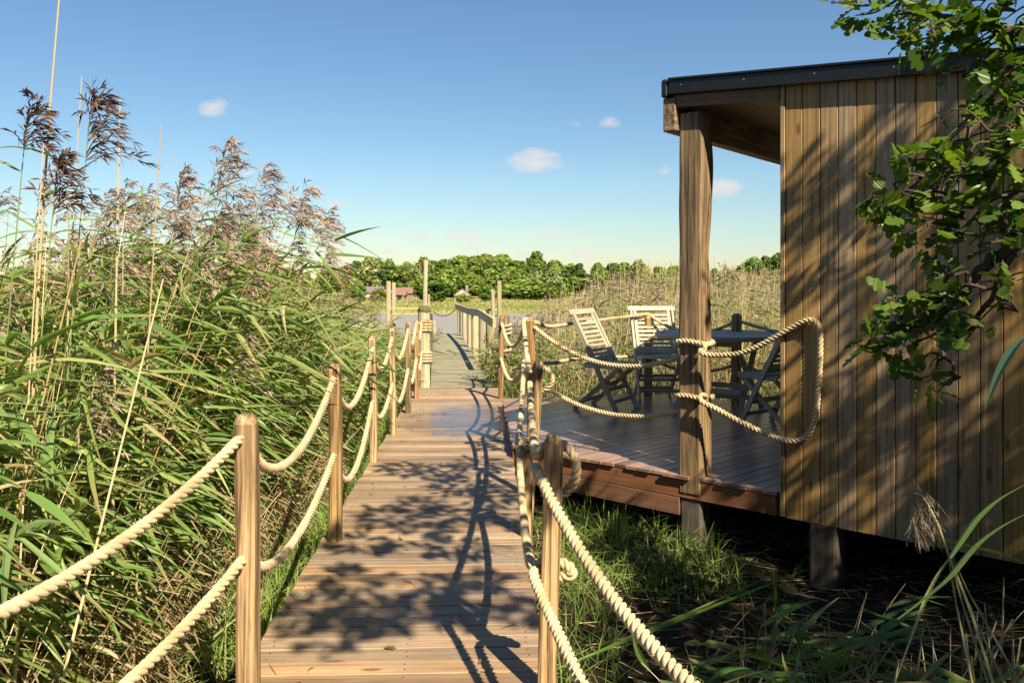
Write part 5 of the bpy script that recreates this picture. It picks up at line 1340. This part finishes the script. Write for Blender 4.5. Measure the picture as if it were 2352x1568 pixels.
# buildings
M['tile'] = plain_mat('red_roof_tile', (.24, .13, .095), rough=.85, c2=(.17, .095, .07), scale=3)
M['grey_tile'] = plain_mat('grey_slate', (.16, .15, .15), rough=.8, noise=.3, scale=3)
M['brick'] = plain_mat('old_brick', (.30, .22, .17), rough=.9, noise=.3, scale=2)
M['white'] = plain_mat('white_render', (.40, .38, .34), rough=.8, noise=.08, scale=2)
M['glass'] = plain_mat('dark_window', (.03, .035, .04), rough=.15)
def house(name, X, Y, w, d, hw, hr, wall, roofm, label, openings=(), gable_front=False, chimney=False):
    z = float(ground_z(X, Y)) - .1; root = empty(name, (X, Y, z)); tag(root, label, 'building')
    b = MB(); b.box((0, 0, hw / 2), ((1, 0, 0), (0, 1, 0), (0, 0, 1)), (w / 2, d / 2, hw / 2), .02)
    b.build('wall', M[wall], root)
    ov = .25; rf = MB()
    if not gable_front:
        V = [(-w / 2 - ov, -d / 2 - ov, hw - .05), (w / 2 + ov, -d / 2 - ov, hw - .05), (w / 2 + ov, d / 2 + ov, hw - .05), (-w / 2 - ov, d / 2 + ov, hw - .05), (-w / 2 - ov, 0, hw + hr), (w / 2 + ov, 0, hw + hr)]
        rf.add(V, [[0, 1, 5, 4], [2, 3, 4, 5], [0, 3, 2, 1]], [[0, 4, 3], [1, 2, 5]])
    else:
        V = [(-w / 2 - ov, -d / 2 - ov, hw - .05), (w / 2 + ov, -d / 2 - ov, hw - .05), (w / 2 + ov, d / 2 + ov, hw - .05), (-w / 2 - ov, d / 2 + ov, hw - .05), (0, -d / 2 - ov, hw + hr), (0, d / 2 + ov, hw + hr)]
        rf.add(V, [[1, 2, 5, 4], [3, 0, 4, 5], [0, 3, 2, 1]], [[0, 1, 4], [2, 3, 5]])
    ro = rf.build('roof', M[roofm], root)
    if gable_front:
        gb = MB(); gb.add([(-w / 2, -d / 2 - ov - .02, hw), (w / 2, -d / 2 - ov - .02, hw), (0, -d / 2 - ov - .02, hw + hr - .15), (-w / 2, -d / 2 - ov + .1, hw), (w / 2, -d / 2 - ov + .1, hw), (0, -d / 2 - ov + .1, hw + hr - .15)], [[0, 3, 4, 1], [1, 4, 5, 2], [2, 5, 3, 0]], [[0, 1, 2], [3, 5, 4]]); gb.build('gable', M[wall], root)
    if chimney:
        c = MB(); c.box((w * .3, 0, hw + hr), ((0, 0, 1), (1, 0, 0), (0, 1, 0)), (.6, .25, .25), .02); c.build('chimney', M['brick'], ro)
    for (nm, ox, oz, ow, oh) in openings:
        c = MB(); c.box((ox, -d / 2 - .02, oz), ((1, 0, 0), (0, 1, 0), (0, 0, 1)), (ow / 2, .06, oh / 2), .01); c.build(nm, M['glass'], root)
    return root
house('barn', (893 - 1176) / FD * 148, 148, 6.2, 3.2, 1.0, .95, 'brick', 'tile', 'long low barn with a red tiled roof and dark open bays across the river', [('barn_opening', .6, .6, 1.6, 1.0), ('barn_opening', 2.3, .6, .9, .9)])
house('barn', (936 - 1176) / FD * 151, 151, 4.2, 3.2, 1.2, 1.05, 'brick', 'tile', 'taller red roofed barn at the right end of the long low barn', [('barn_opening', -.8, .7, 1.1, 1.1)])
house('barn', (858 - 1176) / FD * 151, 151, 3.6, 3, 1.3, 1.1, 'white', 'grey_tile', 'grey roofed white shed at the left end of the long low barn', [('window', .5, .7, .5, .5)])
house('cottage', (1062 - 1176) / FD * 137, 137, 2.6, 2.4, 1.25, 1.1, 'white', 'grey_tile', 'small white cottage with a gable and dark windows among the far trees', [('window', -.75, .65, .45, .8), ('window', 0, .65, .45, .8), ('window', .75, .65, .45, .8)], True, True)
house('farmhouse', (1728 - 1176) / FD * 150, 150, 5.5, 3.5, 3.3, 1.3, 'brick', 'tile', 'red roofed farmhouse beyond the reeds, seen between the porch post and the cabin wall', [('window', -1.4, 2.8, .6, .8), ('window', 1.2, 2.8, .6, .8)], False, True)
# marsh grass
r = np.random.default_rng(43); gm = MB()
MG = np.array([(.30, .30, .10), (.36, .32, .15), (.24, .27, .075), (.40, .35, .20)])
def far_pts(n, y0, y1):
    y = r.uniform(y0, y1, n); x = r.uniform(-.62, .62, n) * y; return np.stack([x, y, ground_z(x, y) - .05], 1)
b_ = far_pts(9000, 103, 116); blades(b_, r.uniform(.25, .6, len(b_)), r, gm, np.array([(.22, .25, .06), (.28, .29, .08)]), w=.05, lean=.5, k=3)
b_ = far_pts(14000, 114, 150); blades(b_, r.uniform(.3, .75, len(b_)), r, gm, MG, w=.05, lean=.45, k=3)
tag(gm.build('marsh_grass', M['grass']), 'pale yellow green marsh grass on the far river bank', 'grass', kind='stuff')

# ------------------------------------------------------------------ light and sky
to_sun = Vector(tuple(SUN)); elev = math.asin(to_sun.z); rot = math.atan2(to_sun.x, to_sun.y)
sl = bpy.data.lights.new('sun', 'SUN'); sl.energy = 5.0; sl.angle = R(.53); sl.color = (1.0, .86, .62)
so = bpy.data.objects.new('sun', sl); col.objects.link(so); so.rotation_euler = (-to_sun).to_track_quat('-Z', 'Y').to_euler(); so.location = (6, -8, 9)
wd = bpy.data.worlds.new('World'); sc.world = wd; wd.use_nodes = True; nt = wd.node_tree; nt.nodes.clear(); L = nt.links.new
out = nt.nodes.new('ShaderNodeOutputWorld'); bg = nt.nodes.new('ShaderNodeBackground'); L(bg.outputs[0], out.inputs[0]); bg.inputs['Strength'].default_value = .056
sky = nt.nodes.new('ShaderNodeTexSky'); sky.sky_type = 'NISHITA'; sky.sun_disc = False; sky.sun_elevation = elev; sky.sun_rotation = rot
sky.altitude = 0; sky.air_density = 1.0; sky.dust_density = .05; sky.ozone_density = 1.2
hs = nt.nodes.new('ShaderNodeHueSaturation'); hs.inputs['Saturation'].default_value = 1.17; L(sky.outputs[0], hs.inputs['Color'])
tc = nt.nodes.new('ShaderNodeTexCoord'); sp = nt.nodes.new('ShaderNodeSeparateXYZ'); L(tc.outputs['Generated'], sp.inputs[0])
def math_(op, a, b=None, c=None, clamp=False):
    n = nt.nodes.new('ShaderNodeMath'); n.operation = op; n.use_clamp = clamp
    for i, v in enumerate((a, b, c)):
        if v is None: continue
        if isinstance(v, (int, float)): n.inputs[i].default_value = v
        else: L(v, n.inputs[i])
    return n.outputs[0]
ysafe = math_('MAXIMUM', sp.outputs['Y'], .05)
u = math_('DIVIDE', sp.outputs['X'], ysafe); v = math_('DIVIDE', sp.outputs['Z'], ysafe)
cb = nt.nodes.new('ShaderNodeCombineXYZ'); L(u, cb.inputs[0]); L(v, cb.inputs[1])
mpn = nt.nodes.new('ShaderNodeMapping'); mpn.inputs['Scale'].default_value = (1, 1.9, 1); L(cb.outputs[0], mpn.inputs[0])
cn = nt.nodes.new('ShaderNodeTexNoise'); cn.inputs['Scale'].default_value = 38; cn.inputs['Detail'].default_value = 6; cn.inputs['Roughness'].default_value = .6; L(mpn.outputs[0], cn.inputs['Vector'])
CL = [(490, 247, 46, 24, .9), (1228, 370, 78, 30, 1), (1332, 282, 34, 16, .4), (1400, 284, 34, 15, .7), (1660, 432, 56, 24, 1), (1065, 540, 60, 18, .9), (952, 541, 50, 16, .6), (1275, 538, 84, 18, .65),
      (897, 578, 34, 10, .8), (1085, 568, 48, 10, .8), (1342, 586, 48, 14, .9), (1205, 586, 40, 12, .9), (780, 467, 48, 14, .5), (722, 405, 22, 10, .35), (1078, 318, 20, 14, .3), (1525, 390, 26, 14, .35), (1650, 588, 40, 10, .6), (1735, 573, 44, 12, .6), (1410, 578, 40, 10, .5), (860, 545, 50, 10, .35), (1790, 366, 40, 16, .8), (260, 520, 60, 24, .6)]
tot = None
for (x, y, a, b, st_) in CL:
    u0, v0 = (x - 1176) / FD, (638 - y) / FD
    du = math_('DIVIDE', math_('SUBTRACT', u, u0), a / FD); dv = math_('DIVIDE', math_('SUBTRACT', v, v0), b * 1.25 / FD)
    d2 = math_('ADD', math_('MULTIPLY', du, du), math_('MULTIPLY', dv, dv))
    bl = math_('MULTIPLY', math_('SUBTRACT', 1.0, d2, clamp=True), st_)
    tot = bl if tot is None else math_('MAXIMUM', tot, bl)
nz = math_('MULTIPLY', math_('SUBTRACT', cn.outputs[0], .5), 1.8)
gate = math_('MULTIPLY', tot, 4.0, clamp=True)
mask = math_('MULTIPLY', math_('MULTIPLY', math_('ADD', math_('MULTIPLY', tot, 1.0), math_('SUBTRACT', nz, .25), clamp=True), .95, clamp=True), gate)
zr = nt.nodes.new('ShaderNodeValToRGB'); e = zr.color_ramp.elements; e[0].position = 0; e[0].color = (.66, .70, .74, 1); e[1].position = .32; e[1].color = (1, 1, 1, 1)
k_ = e.new(.12); k_.color = (.86, .91, .91, 1)
L(math_('MAXIMUM', sp.outputs['Z'], 0.0), zr.inputs[0])
zm = nt.nodes.new('ShaderNodeMix'); zm.data_type = 'RGBA'; zm.blend_type = 'MULTIPLY'; zm.inputs[0].default_value = 1; L(hs.outputs[0], zm.inputs[6]); L(zr.outputs[0], zm.inputs[7])
mx = nt.nodes.new('ShaderNodeMix'); mx.data_type = 'RGBA'; L(mask, mx.inputs[0]); L(zm.outputs[2], mx.inputs[6]); mx.inputs[7].default_value = (6.9, 6.3, 5.9, 1)
L(mx.outputs[2], bg.inputs['Color'])

# ------------------------------------------------------------------ camera
cd = bpy.data.cameras.new('camera'); cd.lens = 28.0; cd.sensor_width = 36; cd.shift_y = -186 / 3000; cd.clip_end = 6000; cd.clip_start = .05
co = bpy.data.objects.new('camera', cd); col.objects.link(co); co.location = (0, 0, H); co.rotation_euler = (R(90), 0, 0); sc.camera = co
sc.view_settings.view_transform = 'Standard'; sc.view_settings.look = 'None'; sc.view_settings.exposure = 1.22; sc.view_settings.gamma = 1.0
sc.cycles.max_bounces = 8; sc.cycles.transparent_max_bounces = 8; sc.cycles.use_denoising = True
